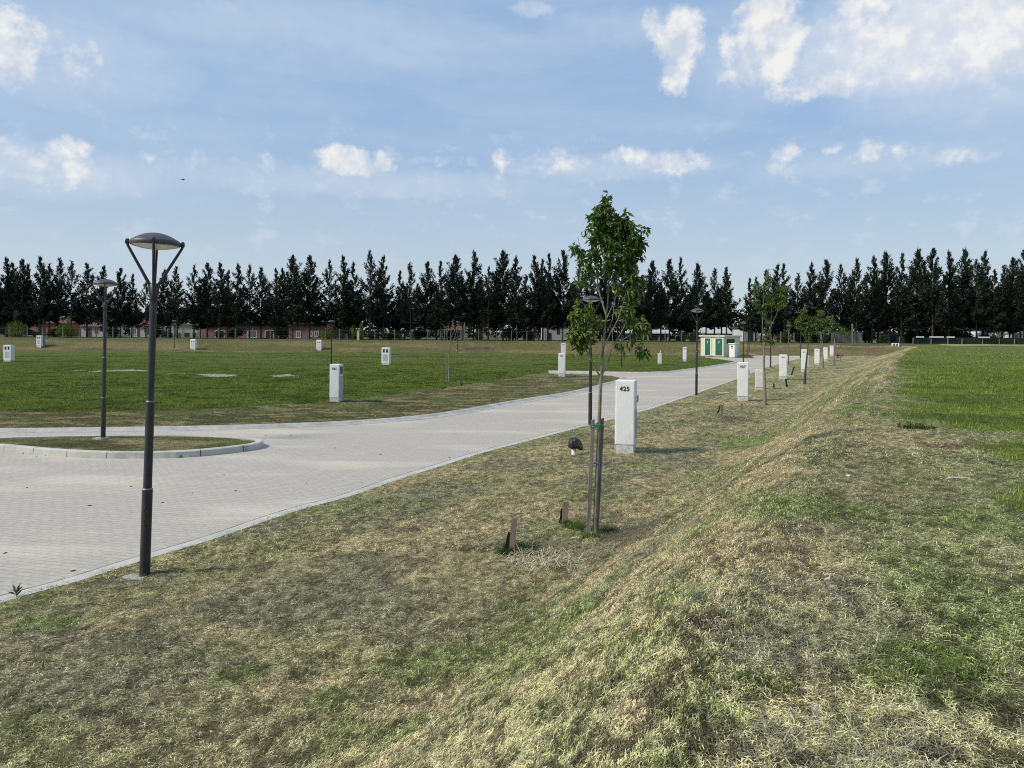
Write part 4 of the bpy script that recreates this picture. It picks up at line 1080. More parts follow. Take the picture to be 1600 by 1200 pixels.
# bird
p = Vector(pix_dir(286, 281)); p = Vector((0, 0, EYE)) + p*70
root = empty('bird', p, R(20), 'small dark bird in flight against the pale sky at left', 'bird')
b = MB(); b.tube([(-.16, 0, 0), (-.10, 0, .01), (0, 0, .0), (.10, 0, .02), (.15, 0, .03), (.19, 0, .025)], [.012, .03, .045, .035, .025, .004], 8)
b.add([(-.14, -.01, .01), (-.26, -.05, .01), (-.26, .05, .01), (-.14, .01, .01), (-.14, 0, .02)], [(0, 1, 2, 3), (0, 4, 1), (4, 3, 2), (1, 4, 2)])
b.build('body', M['bird'], root)
for s in (-1, 1):
    b = MB(); b.add([(.07, s*.03, .02), (-.06, s*.03, .01), (-.05, s*.18, .07), (.05, s*.20, .08), (-.06, s*.36, .03), (.0, s*.38, .03), (.0, s*.1, .05)], [(0, 1, 2, 6), (0, 6, 3), (6, 2, 3), (3, 2, 4, 5)]); b.build('wing', M['bird'], root)
# ------------------------------------------------------------------ foliage
def leaves(pos, dirs, L, W, col, rs, fold=.25):
    """pointed leaves with a folded midrib"""
    n = len(pos); d = dirs/np.linalg.norm(dirs, axis=1)[:, None]
    r = rs.normal(size=(n, 3)); s = np.cross(d, r); s /= np.linalg.norm(s, axis=1)[:, None]+1e-9
    u = np.cross(s, d)
    L = L[:, None]; W = W[:, None]
    a = pos; m = pos + d*L*.45 - u*W*fold; l = pos + d*L*.42 - s*W*.5; r_ = pos + d*L*.42 + s*W*.5
    droop = np.array([0, 0, -1.0])*L*.14
    t = pos + d*L + droop
    V_ = np.stack([a, l, m, r_, t], 1).reshape(-1, 3)
    b = np.arange(n)[:, None]*5
    T_ = np.concatenate([b+np.array([0, 2, 1]), b+np.array([0, 3, 2]), b+np.array([1, 2, 4]), b+np.array([2, 3, 4])])
    return V_, T_, np.repeat(col, 5, axis=0)

def young_tree(D, base, trunk, limbs, clusters, label, r0=.032, leaf=.10, leafw=.38, tint=(1, 1, 1), seed=1, twigs=True, group=None, dens=1.0, name='young_tree', barkm='bark'):
    """trunk, limbs: lists of (px, py, dy) points, clusters: (px, py, rx, ry, leaves, [hue])"""
    rs = np.random.default_rng(seed)
    o_ = P(*base); D = o_.y
    def W(px, py, dy=0.0):
        d = pix_dir(px, py); t = D+dy; return Vector((d[0]*t, t, EYE+d[2]*t)) - o_
    root = empty(name, o_, 0, label, 'tree', group)
    tp = [W(*q) for q in trunk]; tp[0].z = -.08
    b = MB(); n = len(tp)
    b.tube(tp, [r0*(1-.62*i/(n-1)) * (1.25 if i == 0 else 1) for i in range(n)], 9)
    b.build('trunk', M[barkm], root)
    b = MB(); allp = []
    for lm in limbs:
        pts = [W(*q) for q in lm[1:]]; ra = lm[0]
        # soften the line with small bends
        fine = [pts[0]]
        for a, c in zip(pts[:-1], pts[1:]):
            fine.append((a+c)/2 + Vector((rs.normal()*.012, rs.normal()*.03, rs.normal()*.01))*float((c-a).length)); fine.append(c)
        b.tube(fine, [ra*(1-.7*i/(len(fine)-1)) for i in range(len(fine))], 6)
        allp += fine
    allp = np.array([tuple(p) for p in (allp or tp)] + [tuple(p) for p in tp[len(tp)//2:]])
    lp, ld, lc, ll = [], [], [], []
    for cl in clusters:
        px, py, rx, ry, nl = cl[:5]; hue = cl[5] if len(cl) > 5 else 0
        c = W(px, py, 0); s = D/F; R3 = np.array([rx*s, rx*s*.8, ry*s])
        nt = max(4, nl//14)
        for k in range(nt):
            v = rs.normal(size=3); v /= np.linalg.norm(v); v *= rs.random()**.45
            tip = np.array(c) + v*R3
            j = np.argmin(np.linalg.norm(allp-tip+np.array([0, 0, .25*ry*s]), axis=1)); st = allp[j]
            mid = (st*.45+tip*.55) + np.array([0, 0, .06*np.linalg.norm(tip-st)])
            if twigs and (k % 2 == 0 or nt < 14): b.tube([st, mid, tip], [r0*.12+.001, r0*.09+.001, .0012], 4)
            for q in range(int(nl/nt*dens)):
                t = rs.random()**.6
                p = (1-t)**2*st + 2*t*(1-t)*mid + t*t*tip if t > .0 else tip
                # keep leaves inside the cluster
                if np.linalg.norm((p-np.array(c))/R3) > 1.15: p = tip + rs.normal(size=3)*R3*.12
                out = (tip-st); out = out/(np.linalg.norm(out)+1e-9)
                dd = out*.35 + rs.normal(size=3)*.6 + np.array([0, 0, -.55])
                lp.append(p + rs.normal(size=3)*leaf*.25); ld.append(dd); lc.append(hue); ll.append(leaf*(.65+.6*rs.random()))
    b.build('branches', M[barkm], root)
    lp = np.array(lp); ld = np.array(ld); hue = np.array(lc)[:, None]; ll = np.array(ll)
    r = rs.random((len(lp), 1))
    base_c = np.array([.088, .155, .030])*(.55+.85*r) * np.array(tint)
    base_c = base_c*(1-hue) + hue*np.array([.145, .19, .030])*(.7+.6*r)
    v, t, c = leaves(lp, ld, ll, ll*leafw, base_c, rs)
    link('crown', np_mesh('crown', v, t, c, M['leaf']), None, root)
    return root

# the staked tree in the foreground
young_tree(None, (930, 837), [(930, 838), (932, 770), (935, 705), (936.5, 650), (938, 610), (940, 578), (942, 548), (944.5, 520), (947, 492)],
  [(.016, (938.5, 590), (926, 566), (916, 547), (908, 528), (902, 500)),
   (.010, (916, 547), (900, 538), (893, 528)), (.007, (920, 556, .1), (926, 520, .15), (925, 490, .2)),
   (.015, (939, 590), (951, 562), (955, 545), (972, 532), (990, 520), (1004, 508)),
   (.009, (972, 532), (990, 536), (1002, 548)), (.009, (955, 545), (968, 525), (978, 505), (984, 478)),
   (.012, (944, 540), (954, 520, -.05), (966, 498, -.1), (975, 470, -.1), (982, 440)),
   (.015, (947, 492), (942, 475), (936, 455), (932, 425), (934, 395), (938, 370), (944, 330)),
   (.013, (947, 492), (950, 465, .05), (952, 435, .08), (958, 400, .1), (966, 370, .1), (978, 350)),
   (.010, (945, 505), (956, 480, .1), (968, 450, .1), (978, 420), (985, 390)),
   (.009, (936, 455), (925, 430), (914, 410), (906, 385), (903, 370)),
   (.008, (952, 435), (944, 400), (948, 370), (940, 345)), (.007, (948, 520), (957, 500), (960, 470), (962, 450))],
  [(943, 325, 20, 18, 210, .22), (930, 348, 20, 24, 300, .08), (956, 350, 24, 26, 420, .15), (980, 360, 24, 30, 470, .15), (995, 385, 15, 22, 190, .05),
   (948, 378, 30, 20, 420, .02), (972, 400, 28, 22, 380, .05), (950, 308, 9, 8, 34, .1), (1004, 372, 9, 20, 60, 0),
   (905, 388, 17, 18, 62, 0), (916, 410, 15, 20, 78, 0), (908, 432, 14, 18, 60, .05), (925, 395, 10, 14, 46, 0),
   (962, 415, 22, 14, 190, .55), (986, 432, 20, 20, 220, .2), (990, 460, 16, 18, 150, .25), (975, 448, 14, 12, 90, .3), (940, 420, 16, 16, 60, .15),
   (908, 488, 16, 20, 260, .72), (902, 515, 13, 18, 190, .65), (915, 522, 15, 18, 200, .6), (905, 540, 10, 10, 50, .6), (937, 500, 9, 12, 44, .5),
   (978, 492, 13, 14, 80, .35), (996, 505, 16, 15, 130, .35), (1008, 518, 9, 12, 70, .4), (1000, 546, 13, 12, 60, .05), (985, 540, 10, 8, 24, .1), (964, 545, 6, 8, 14, .0)],
  'leafy young tree with ragged crown tied to two wooden stakes in the foreground', r0=.036, leaf=.100, leafw=.42, seed=8, dens=1.25, group='young street trees')
# its two support stakes and ties
p0 = P(925, 838); D = p0.y; s = D/F
def Wp(px, py, dy=0.0):
    d = pix_dir(px, py); t = D+dy; return Vector((d[0]*t, t, EYE+d[2]*t))
for (bx, by, tx, ty, wd, lab) in ((919, 840, 926.5, 656, 5.8, 'tall weathered support stake on the left of the foreground tree'), (931.5, 838, 941, 654, 6.2, 'tall weathered support stake tight behind the foreground tree trunk')):
    dy = 0.0 if bx < 925 else .075
    a = Wp(bx, by, dy); t_ = Wp(tx, ty, dy)
    root = empty('support_stake', a, 0, lab, 'stake', 'tall stakes holding the foreground tree')
    v = t_-a; b = MB(); w = wd*s/2
    n = 6; vs = []; fs = []
    for i in range(n+1):
        q = v*(i/n)*1.0 + (Vector((0, 0, -.12)) if i == 0 else Vector((random.uniform(-.003, .003), 0, 0)))
        for ax, ay in ((-1,-1),(1,-1),(1,1),(-1,1)): vs.append((q.x+ax*w, q.y+ay*w*.8, q.z+(.012*ax if i == n else 0)))
    for i in range(n):
        for k in range(4): fs.append((i*4+k, i*4+(k+1) % 4, (i+1)*4+(k+1) % 4, (i+1)*4+k))
    fs.append((n*4, n*4+1, n*4+2, n*4+3)); b.add(vs, fs); b.build('post', M['wood'], root)
def tie(pa, pb, rx, mat, lab, n=20, thick=.009, name='plastic_tie'):
    a = Wp(*pa); c = Wp(*pb); m_ = (a+c)/2; h = (c-a)/2
    root = empty(name, m_, 0, lab, 'tie', 'ties round the foreground tree')
    b = MB(); pts = []
    for i in range(n+1):
        an = 2*math.pi*i/n
        e = h.normalized() if h.length > 0 else Vector((1, 0, 0))
        pts.append(e*(h.length+rx)*math.cos(an) + Vector((0, .075*math.sin(an)+.035, .012*math.sin(2*an))))
    b.tube(pts, thick, 6, cap=False); b.build('loop', M[mat], root)
    b = MB(); b.tube([(0, -.05, 0), (.02, -.06, -.02), (.015, -.055, -.06)], thick*.8, 5); b.build('loose_end', M[mat], root)
tie((926, 664), (940, 663), .032, 'tie_green', 'green plastic tie joining both stakes near their tops')
tie((926, 668), (938, 667), .028, 'tie_green', 'second green tie just below the top one')
tie((934, 724), (936, 724), .042, 'tie_blue', 'blue tie wrapped round trunk and stake at mid height', thick=.012)

G4 = 'young street trees'
young_tree(None, (1195, 633.5), [(1195.5, 634), (1195, 600), (1193.5, 570), (1194, 548), (1195, 535)],
  [(.020, (1194.5, 545), (1191, 520), (1192, 490), (1193, 462), (1196, 436)), (.014, (1195, 538), (1202, 515), (1206, 490), (1203, 465), (1201, 445)),
   (.012, (1202, 515), (1213, 492), (1220, 472), (1224, 455)), (.008, (1191, 500), (1186, 480), (1184, 460))],
  [(1186, 448, 10, 14, 90, .35), (1197, 440, 11, 13, 90, .35), (1190, 468, 12, 14, 130, .2), (1203, 462, 9, 14, 90, .15), (1201, 425, 5, 6, 14, 0), (1195, 487, 7, 9, 34, .1),
   (1222, 455, 13, 10, 150, .5), (1225, 468, 9, 10, 90, .4), (1215, 476, 8, 9, 50, .3), (1199, 512, 6, 14, 60, .3), (1208, 528, 7, 10, 40, .4), (1193, 530, 5, 8, 20, .2)],
  'thin young tree with light green top, second from the front in the verge row', r0=.062, leaf=.13, seed=12, dens=1.7, group=G4)
young_tree(None, (1256.5, 602), [(1257, 602), (1258.5, 580), (1261, 555), (1262.5, 540)],
  [(.020, (1262.5, 541), (1259, 522), (1256, 505), (1257, 488)), (.018, (1262.5, 541), (1266, 520), (1267, 500), (1270, 490)), (.012, (1262, 535), (1252, 520), (1249, 505))],
  [(1254, 490, 9, 10, 120, .6), (1249, 504, 8, 9, 110, .6), (1262, 506, 11, 11, 130, .45), (1270, 496, 8, 9, 90, .5), (1255, 520, 9, 9, 40, .2), (1268, 518, 9, 9, 50, .2), (1256, 479, 3, 5, 12, .5)],
  'young tree leaning right with fresh green crown, trunk crossing a white pillar', r0=.075, leaf=.16, seed=13, dens=1.7, group=G4, barkm='bark_dark')
young_tree(None, (1285.5, 577), [(1285.5, 577), (1285.8, 560), (1285, 545), (1284.5, 532)],
  [(.022, (1284.5, 533), (1282, 512), (1283, 492)), (.018, (1284.5, 533), (1290, 515), (1291, 498)), (.012, (1284, 528), (1277, 512), (1275, 502))],
  [(1283, 492, 8, 10, 120, .6), (1276, 506, 7, 9, 90, .5), (1289, 503, 8, 10, 120, .4), (1283, 518, 10, 8, 60, .25), (1292, 515, 5, 8, 30, .3)],
  'young tree with upright green crown standing right of the stubby-legged pillar', r0=.085, leaf=.19, seed=14, dens=1.7, group=G4)
young_tree(None, (1303.3, 570.5), [(1303.3, 570.5), (1303.5, 555), (1304, 540), (1304, 530)],
  [(.022, (1304, 531), (1301, 512), (1300, 498)), (.018, (1304, 531), (1309, 517), (1311, 508))],
  [(1299, 498, 6, 8, 70, .5), (1304, 508, 10, 9, 140, .4), (1312, 514, 9, 7, 100, .4), (1298, 514, 7, 8, 60, .3), (1320, 520, 7, 5, 50, .4)],
  'round-topped small tree, farthest of the leafy row on the right verge', r0=.09, leaf=.21, seed=15, dens=1.7, group=G4)
young_tree(None, (1231.5, 571), [(1231.5, 572), (1232, 548), (1232, 520)], [(.012, (1232, 522), (1234, 508), (1235, 498))],
  [(1234, 502, 6, 8, 34, .3), (1231, 515, 6, 9, 34, .2), (1236, 528, 4, 6, 14, .2)],
  'slight sapling with a sparse pale crown beside the lamp behind pillar 429', r0=.04, leaf=.16, seed=16, dens=1.7, group=G4)
young_tree(None, (701, 597), [(701, 597.5), (701.5, 570), (702, 545)],
  [(.020, (702, 548), (699, 530), (697, 512), (690, 505)), (.018, (702, 547), (704, 525), (707, 505), (708, 497)), (.016, (702, 546), (710, 528), (715, 512)),
   (.012, (701, 543), (692, 528), (687, 516)), (.010, (704, 530), (711, 515), (718, 505)), (.010, (698, 525), (701, 512), (702, 502)), (.008, (709, 530), (719, 524), (722, 518)), (.007, (692, 528), (688, 524), (691, 510))],
  [(707, 503, 5, 5, 16, .7), (697, 510, 10, 4, 26, .4), (716, 508, 7, 4, 12, .4), (703, 520, 14, 12, 26, .3)],
  'sapling with nearly bare upswept twigs on the lawn edge left of the road', r0=.035, leaf=.10, seed=17, barkm='twig', group=G4)
b0 = P(697.5, 598); root = empty('support_stake', b0, 0, 'thin dark stake just left of the bare lawn sapling', 'stake', None)
b = MB(); b.tube([(0, 0, -.1), (.0, 0, 1.45)], .03, 6); b.build('post', M['wood'], root)
for px, py, top, lab in ((107, 560, 536, 'tiny leafless sapling on the left lawn beyond the island'), (79, 561, 550, 'short dead twig plant on the left lawn'), (287, 542, 508, 'wispy leafless sapling before the pale grey house'), (516, 562, 541, 'faint leafless sapling left of the lamp behind the lawn pillar')):
    d = (py-top)
    young_tree(None, (px, py), [(px, py), (px+.3, py-d*.4), (px, py-d*.7)], [(.012, (px, py-d*.5), (px+1.5, py-d*.8), (px+1, top)), (.008, (px, py-d*.45), (px-2, py-d*.75)), (.008, (px, py-d*.6), (px+2.5, py-d*.7))],
       [(px, top+3, 3, 4, 8, .2)], lab, r0=.018, leaf=.10, seed=px, barkm='twig', group='tiny saplings on the lawn', name='sapling')

# ------------------------------------------------------------------ casuarinas
def casuarina_meshes(seed, H=14.0, lean=0.0, wide=1.0, sparse=1.0, bare=.17):
    rs = np.random.default_rng(seed)
    n = 9; tr = []
    for i in range(n):
        t = i/(n-1); tr.append(((lean+.25*rs.normal()*.3)*t, .12*rs.normal()*t, H*.985*t - (.3 if i == 0 else 0)))
    b = MB(); b.tube(tr, [.15*(1-.93*(i/(n-1))**.9)+.008 for i in range(n)], 7)
    tra = np.array(tr)
    def tp(t): return np.array([np.interp(t*H*.985, tra[:, 2], tra[:, j]) for j in range(3)])
    bl_p, bl_d, bl_L, bl_W, bl_c = [], [], [], [], []
    nb = int(88*sparse)
    forks = rs.random() < .45
    for k in range(nb):
        t = bare + (1-bare-.02)*((k+rs.random())/nb)**1.35
        prof = 2.5*np.interp(t, [0, .10, .28, .45, .60, .75, .88, 1.0], [.75, 1.0, 1.08, .95, .72, .53, .30, .05])*wide
        L = prof*(.55+.75*rs.random()); az = rs.random()*2*np.pi
        up = np.interp(t, [0, .3, .7, 1], [.25, .6, 1.3, 2.6])+.25*rs.normal()
        d = np.array([math.cos(az), math.sin(az), up]); d /= np.linalg.norm(d)
        p0 = tp(t); p1 = p0+d*L*.55; p2 = p1 + (d+np.array([0, 0, .35]))*L*.45
        if p2[2] > H*1.02: p2 = p2*np.array([1, 1, 0])+np.array([0, 0, H*(.98+.03*rs.random())])
        b.tube([p0, p1, p2], [.03*(1-t)+.012, .014, .005], 4)
        m = int((16+62*L/2.3)*np.interp(sparse, [0, 1, 2], [.6, 1, 1.2]))
        u = .22+.82*rs.random(m)**.8
        q = np.where(u[:, None] < .55, p0+(p1-p0)*(u[:, None]/.55), p1+(p2-p1)*((u[:, None]-.55)/.45))
        q = q + rs.normal(size=(m, 3))*np.array([.10, .10, .09])*(.5+L*.35)
        dd = d*.8 + rs.normal(size=(m, 3))*.45 + np.array([0, 0, np.interp(t, [0, .6, 1], [-.35, .25, .9])])
        bl_p.append(q); bl_d.append(dd); bl_L.append((.24+.36*rs.random(m))*np.interp(t,[0,.5,1],[1.25,1,.8])); bl_W.append((.055+.06*rs.random(m))*np.interp(t,[0,.5,.8,1],[1.4,.9,.6,.5]))
        shade = .75+.5*rs.random()
        bl_c.append(np.array([.026, .038, .025])*shade*(.6+.8*rs.random((m, 1))))
    # feathery leader
    m = 45; t = .88+.12*rs.random(m)**.7; q = np.array([tp(min(a, 1)) for a in t]) + rs.normal(size=(m, 3))*np.array([.12, .12, .05])
    bl_p.append(q); bl_d.append(np.array([0, 0, 1.3])+rs.normal(size=(m, 3))*.45); bl_L.append(.25+.35*rs.random(m)); bl_W.append(.025+.03*rs.random(m)); bl_c.append(np.full((m, 3), 1.0)*np.array([.017, .026, .018]))
    p = np.concatenate(bl_p); d = np.concatenate(bl_d); d /= np.linalg.norm(d, axis=1)[:, None]; L = np.concatenate(bl_L); W_ = np.concatenate(bl_W); c = np.concatenate(bl_c)
    r = rs.normal(size=p.shape); s = np.cross(d, r); s /= np.linalg.norm(s, axis=1)[:, None]
    s = s*W_[:, None]; L = L[:, None]
    V_ = np.stack([p, p+d*L*.4+s, p+d*L, p+d*L*.4-s], 1).reshape(-1, 3)
    T_ = (np.arange(len(p))[:, None]*4+np.array([0, 1, 2, 3]))
    crown = np_mesh('casuarina_crown', V_, T_, np.repeat(c, 4, axis=0), M['casu'])
    return b.mesh('casuarina_trunk', (M['bark_dark'],)), crown
VAR = [casuarina_meshes(100, wide=1.0), casuarina_meshes(101, lean=.3, wide=.85, sparse=.95), casuarina_meshes(102, wide=1.15, sparse=1.1), casuarina_meshes(103, wide=.9, lean=-.3, sparse=.8),
       casuarina_meshes(104, wide=.72, sparse=.8), casuarina_meshes(105, wide=1.2, sparse=1.25), casuarina_meshes(106, wide=1.0, sparse=.62, bare=.25), casuarina_meshes(107, wide=.95, sparse=1.0, bare=.28)]
CAS = [(-14,405,1),(9,402,0),(20,409,1),(35,405,2),(42,411,4),(62,400,0),(77,411,6),(90,402,3),(111,407,6),(136,410,1),(162,415,0),(188,419,2),
 (206,427,4),(228,436,6),(254,420,1),(277,416,3),(303,413,6),(324,411,2),(343,410,0),(356,421,4),(369,411,1),(390,413,6),
 (408,417,0),(431,418,4),(443,418,1),(457,399,5),(484,399,2),(514,405,6),(535,399,0),(552,409,4),(578,390,6),(599,399,1),
 (625,422,4),(642,410,3),(668,409,2),(689,407,4),(711,398,5),(740,392,0),(763,416,6),(786,391,5),
 (808,400,1),(834,398,0),(848,404,4),(856,395,4),(879,391,2),(905,412,6),(925,402,3),(945,402,0),(965,405,1),(990,400,6),
 (1018,407,5),(1046,405,2),(1064,401,4),(1090,411,5),(1116,419,3),(1135,417,7),(1172,434,4),(1181,432,6),(1198,421,3),(1215,412,1),(1225,411,4),
 (1246,426,6),(1265,409,1),(1290,406,2),(1314,412,6),(1338,403,0),(1362,399,1),(1384,393,5),
 (1408,394,4),(1433,389,5),(1457,388,2),(1482,392,0),(1508,389,5),(1526,404,6),(1536,391,1),(1553,420,4),(1566,414,3),(1583,402,5),(1600,391,2),(1622,398,0)]
LAND = [(-60,'from left by the pale yellow bush'),(50,'of those from brick house to island lamp'),(161,'right of the island lamp'),(242,'right of the nearest lamp'),(318,'over the left half of the pink house'),
        (405,'over the right half of the pink house'),(518,'from the pink house towards the blue-roofed shed'),(630,'right of the blue-roofed shed'),(700,'right of the bare lawn sapling'),
        (845,'of those behind the foreground tree'),(1012,'from the foreground tree to the kiosk'),(1145,'right of the sky gap'),(1235,'of those between pillar 429 and blue gate'),(1345,'right of the blue gate'),(1432,'over the left of the white-railed fence'),(1510,'over the white houses at right edge')]
ORD = ['first','second','third','fourth','fifth','sixth','seventh','eighth','ninth']
KINDS_ = ['full', 'slim leaning', 'broad', 'loose', 'narrow', 'broad dense', 'sparse see-through', 'bare-legged']
def zat(px, py, D): return EYE - (py-hor(px))*D/F
cnt = {}
for i, (px, top, vr) in enumerate(CAS):
    seg = [s for s in LAND if s[0] <= px][-1]; cnt[seg[1]] = cnt.get(seg[1], 0)+1
    D = 123 + ((i*7) % 5)*.9
    if 1012 < px < 1145: D += 4
    base = at(px, D, 1.40)
    H = zat(px, top, D) - 1.40
    lab = '%s casuarina, %s %s' % (KINDS_[vr], ORD[cnt[seg[1]]-1], seg[1])
    w = lab.split()
    root = empty('casuarina_tree', base, random.random()*6.28, ' '.join(w), 'tree', 'row of casuarinas behind the far rim')
    k = H/14.0
    root.scale = (k**.5*random.uniform(.92, 1.12), k**.5*random.uniform(.92, 1.12), k)
    link('trunk', VAR[vr][0], None, root); link('crown', VAR[vr][1], None, root)

rb = random.Random(31); cb = {}
for i in range(len(CAS)-1):
    x0, t0, _ = CAS[i]; x1, t1, _ = CAS[i+1]
    if 1130 < x0 < 1175 or i % 4 == 3 or 40 < x0 < 240 or 312 < x0 < 505: continue
    D = 131+rb.random()*3; px = (x0+x1)/2+rb.uniform(-4, 4); base = at(px, D, 1.40); top = max(t0, t1)+rb.uniform(16, 44)
    sg = [s_ for s_ in LAND if s_[0] <= px][-1][1]; cb[sg] = cb.get(sg, 0)+1
    H = zat(px, top, D)-1.40; vr = rb.choice([0, 2, 3, 6, 7]); k = H/14.0
    root = empty('casuarina_tree', base, rb.random()*6.28, 'shorter back row casuarina, %s %s' % (ORD[cb[sg]-1], sg), 'tree', 'back row of casuarinas')
    root.scale = (1.05, 1.05, k); link('trunk', VAR[vr][0], None, root); link('crown', VAR[vr][1], None, root)
# ------------------------------------------------------------------ bushes under the casuarinas
def bush_meshes(seed, c0, n=1500):
    rs = np.random.default_rng(seed)
    cs = rs.normal(size=(9, 3))*np.array([.45, .35, .28]) + np.array([0, 0, .55])
    b = MB()
    for c in cs: b.tube([(0, 0, -.1), (c[0]*.4, c[1]*.4, c[2]*.5), tuple(c)], [.04, .02, .008], 4)
    k = rs.integers(0, 9, n); v = rs.normal(size=(n, 3)); v /= np.linalg.norm(v, axis=1)[:, None]
    p = cs[k] + v*(rs.random((n, 1))**.4)*np.array([.42, .42, .34])*(.7+.5*rs.random((9, 1))[k])
    p[:, 2] = np.abs(p[:, 2])
    col = np.array(c0)*(.6+.8*rs.random((n, 1)))
    L = .10+.10*rs.random(n)
    V_, T_, C_ = leaves(p, v+rs.normal(size=(n, 3))*.6, L, L*.5, col, rs)
    return b.mesh('bush_stems', (M['bark_dark'],)), np_mesh('bush_foliage', V_, T_, C_, M['shrub'])
BV = {'dark': bush_meshes(1, (.030, .048, .018)), 'mid': bush_meshes(2, (.050, .080, .025)), 'lime': bush_meshes(3, (.14, .19, .035))}
for px, top, hw, kd, lab in [(27, 488, 10, 'lime', 'pale yellow-green bush behind the casuarina trunks at far left'), (12, 505, 16, 'dark', 'dark bush at the left edge under the casuarinas'), (86, 510, 15, 'dark', 'dark bush between the brick pillar and the white house'),
  (107, 497, 8, 'lime', 'tall slim light green bush left of the white house'), (178, 506, 14, 'mid', 'bush right of the white house, behind the island lamp'), (245, 505, 16, 'dark', 'dark bush just right of the nearest lamp post'), (262, 515, 10, 'dark', 'low dark bush left of the pale grey house'),
  (367, 511, 17, 'dark', 'round bush hiding the middle of the pink house'), (440, 508, 16, 'mid', 'green bush between dark door and window of the pink house'), (513, 509, 7, 'lime', 'lime green bush at the right end of the pink house'), (555, 512, 14, 'mid', 'green bush right of the grey brick wall'), (563, 505, 8, 'lime', 'small lime bush behind the white fence post'),
  (582, 514, 12, 'dark', 'dark bush second right of the grey brick wall'), (606, 520, 14, 'dark', 'dark bush left of the blue-roofed shed'), (652, 512, 16, 'dark', 'dark bush right of the blue-roofed shed'), (700, 515, 16, 'dark', 'dark bush behind the lawn sapling'), (800, 508, 18, 'dark', 'large dark bush left of the white far house'), (826, 515, 14, 'mid', 'mid green bush touching the white far house'),
  (955, 515, 16, 'dark', 'dark bush behind the foreground tree trunk'), (1063, 522, 14, 'mid', 'bush left of the kiosk'), (1085, 515, 12, 'dark', 'dark bush behind the kiosk left corner'), (1228, 522, 10, 'mid', 'bush left of the leafy verge trees'), (1250, 512, 14, 'mid', 'green bush behind the leaning young tree'), (1272, 516, 14, 'mid', 'green bush behind the second leafy crown'), (1292, 520, 12, 'dark', 'bush left of the wooden fence'),
  (1358, 512, 14, 'dark', 'dark bush right of the blue panel'), (1378, 520, 10, 'dark', 'dark bush left of the slate shutter house'), (1450, 510, 26, 'dark', 'dark bush above the white rail, left one'), (1500, 512, 24, 'dark', 'dark bush above the white rail, right one'), (1550, 522, 10, 'dark', 'dark bush between the two white houses at right'), (1425, 512, 14, 'mid', 'bush at the left end of the white rail')]:
    D = 128 if hw > 12 else 121.5
    base = at(px, D, 1.38); H = zat(px, top, D)-1.38
    root = empty('bush', base, random.random()*6, lab, 'bush', 'bushes beneath the casuarinas')
    root.scale = (hw*D/F/.85, hw*D/F/.85, H/1.25)
    link('stems', BV[kd][0], None, root); link('foliage', BV[kd][1], None, root)

# ------------------------------------------------------------------ houses behind the trees
def house(name, px0, px1, top, D, wall, label, opens=(), roof=None, rooftop=None, roofm='roof_dark', depth=7, cat='house', over=.3, bottom=1.38):
    a = at(px0, D); c = at(px1, D); xc = (a.x+c.x)/2; w = (c.x-a.x); zt = zat((px0+px1)/2, top, D)
    root = empty(name, (xc, D, bottom), 0, label, cat, 'buildings behind the casuarinas')
    h = zt-bottom
    b = MB(); b.box(-w/2, w/2, 0, depth, -.2, h); b.build('wall', M[wall], root)
    rt = (zat((px0+px1)/2, rooftop, D)-bottom) if rooftop else h+.22
    b = MB()
    if roof == 'gable':
        vs = [(-w/2-over, -over, h+.003), (w/2+over, -over, h+.003), (w/2+over, depth+over, h+.003), (-w/2-over, depth+over, h+.003), (-w/2-over, depth/2, rt), (w/2+over, depth/2, rt)]
        b.add(vs, [(0, 1, 5, 4), (2, 3, 4, 5), (0, 4, 3), (1, 2, 5), (0, 3, 2, 1)])
    elif roof == 'front':
        vs = [(-w/2-over, -over, h+.003), (w/2+over, -over, h+.003), (w/2+over, depth+over, h+.003), (-w/2-over, depth+over, h+.003), (0, -over, rt), (0, depth+over, rt)]
        b.add(vs, [(0, 1, 4), (2, 3, 5), (0, 4, 5, 3), (1, 2, 5, 4), (0, 3, 2, 1)])
    else:
        b.box(-w/2-over, w/2+over, -over, depth+over, h+.003, rt)
    b.build('roof', M[roofm], root)
    for q in opens:
        x0, x1, y0, y1, kd = q
        X0 = at(x0, D).x-xc; X1 = at(x1, D).x-xc; Z1 = zat(x0, y0, D)-bottom; Z0 = max(zat(x0, y1, D)-bottom, -.1)
        if kd == 'win':
            b = MB(); t = .12
            b.box(X0, X1, -.06, .02, Z1-t, Z1); b.box(X0, X1, -.06, .02, Z0, Z0+t); b.box(X0, X0+t, -.06, .02, Z0+t, Z1-t); b.box(X1-t, X1, -.06, .02, Z0+t, Z1-t); b.box((X0+X1)/2-.03, (X0+X1)/2+.03, -.05, .02, Z0+t, Z1-t)
            f = b.build('window', M['white'], root)
            b = MB(); b.box(X0+t, X1-t, -.03, .01, Z0+t, Z1-t); b.build('pane', M['glass'], f)
        elif kd == 'door':
            b = MB(); t = .12
            b.box(X0-t, X0, -.06, .02, Z0, Z1+t); b.box(X1, X1+t, -.06, .02, Z0, Z1+t); b.box(X0, X1, -.06, .02, Z1, Z1+t)
            f = b.build('door_frame', M['white'], root)
            b = MB(); b.box(X0+.003, X1-.003, -.035, .02, Z0, Z1-.003); b.build('door', M['dark_door'], root)
        else:
            b = MB(); b.box(X0, X1, -.05, .02, Z0, Z1)
            b.build('door' if 'door' in kd else 'panel', M[kd], root)
    return root
house('brick_house', 47, 112, 505, 141, 'brick', 'low brown brick house with terracotta roof at far left', [(59, 70, 510, 531, 'dark_door'), (54.6, 56, 508, 513, 'white_rail'), (90, 100, 513, 522, 'win')], 'gable', 495, 'tile')
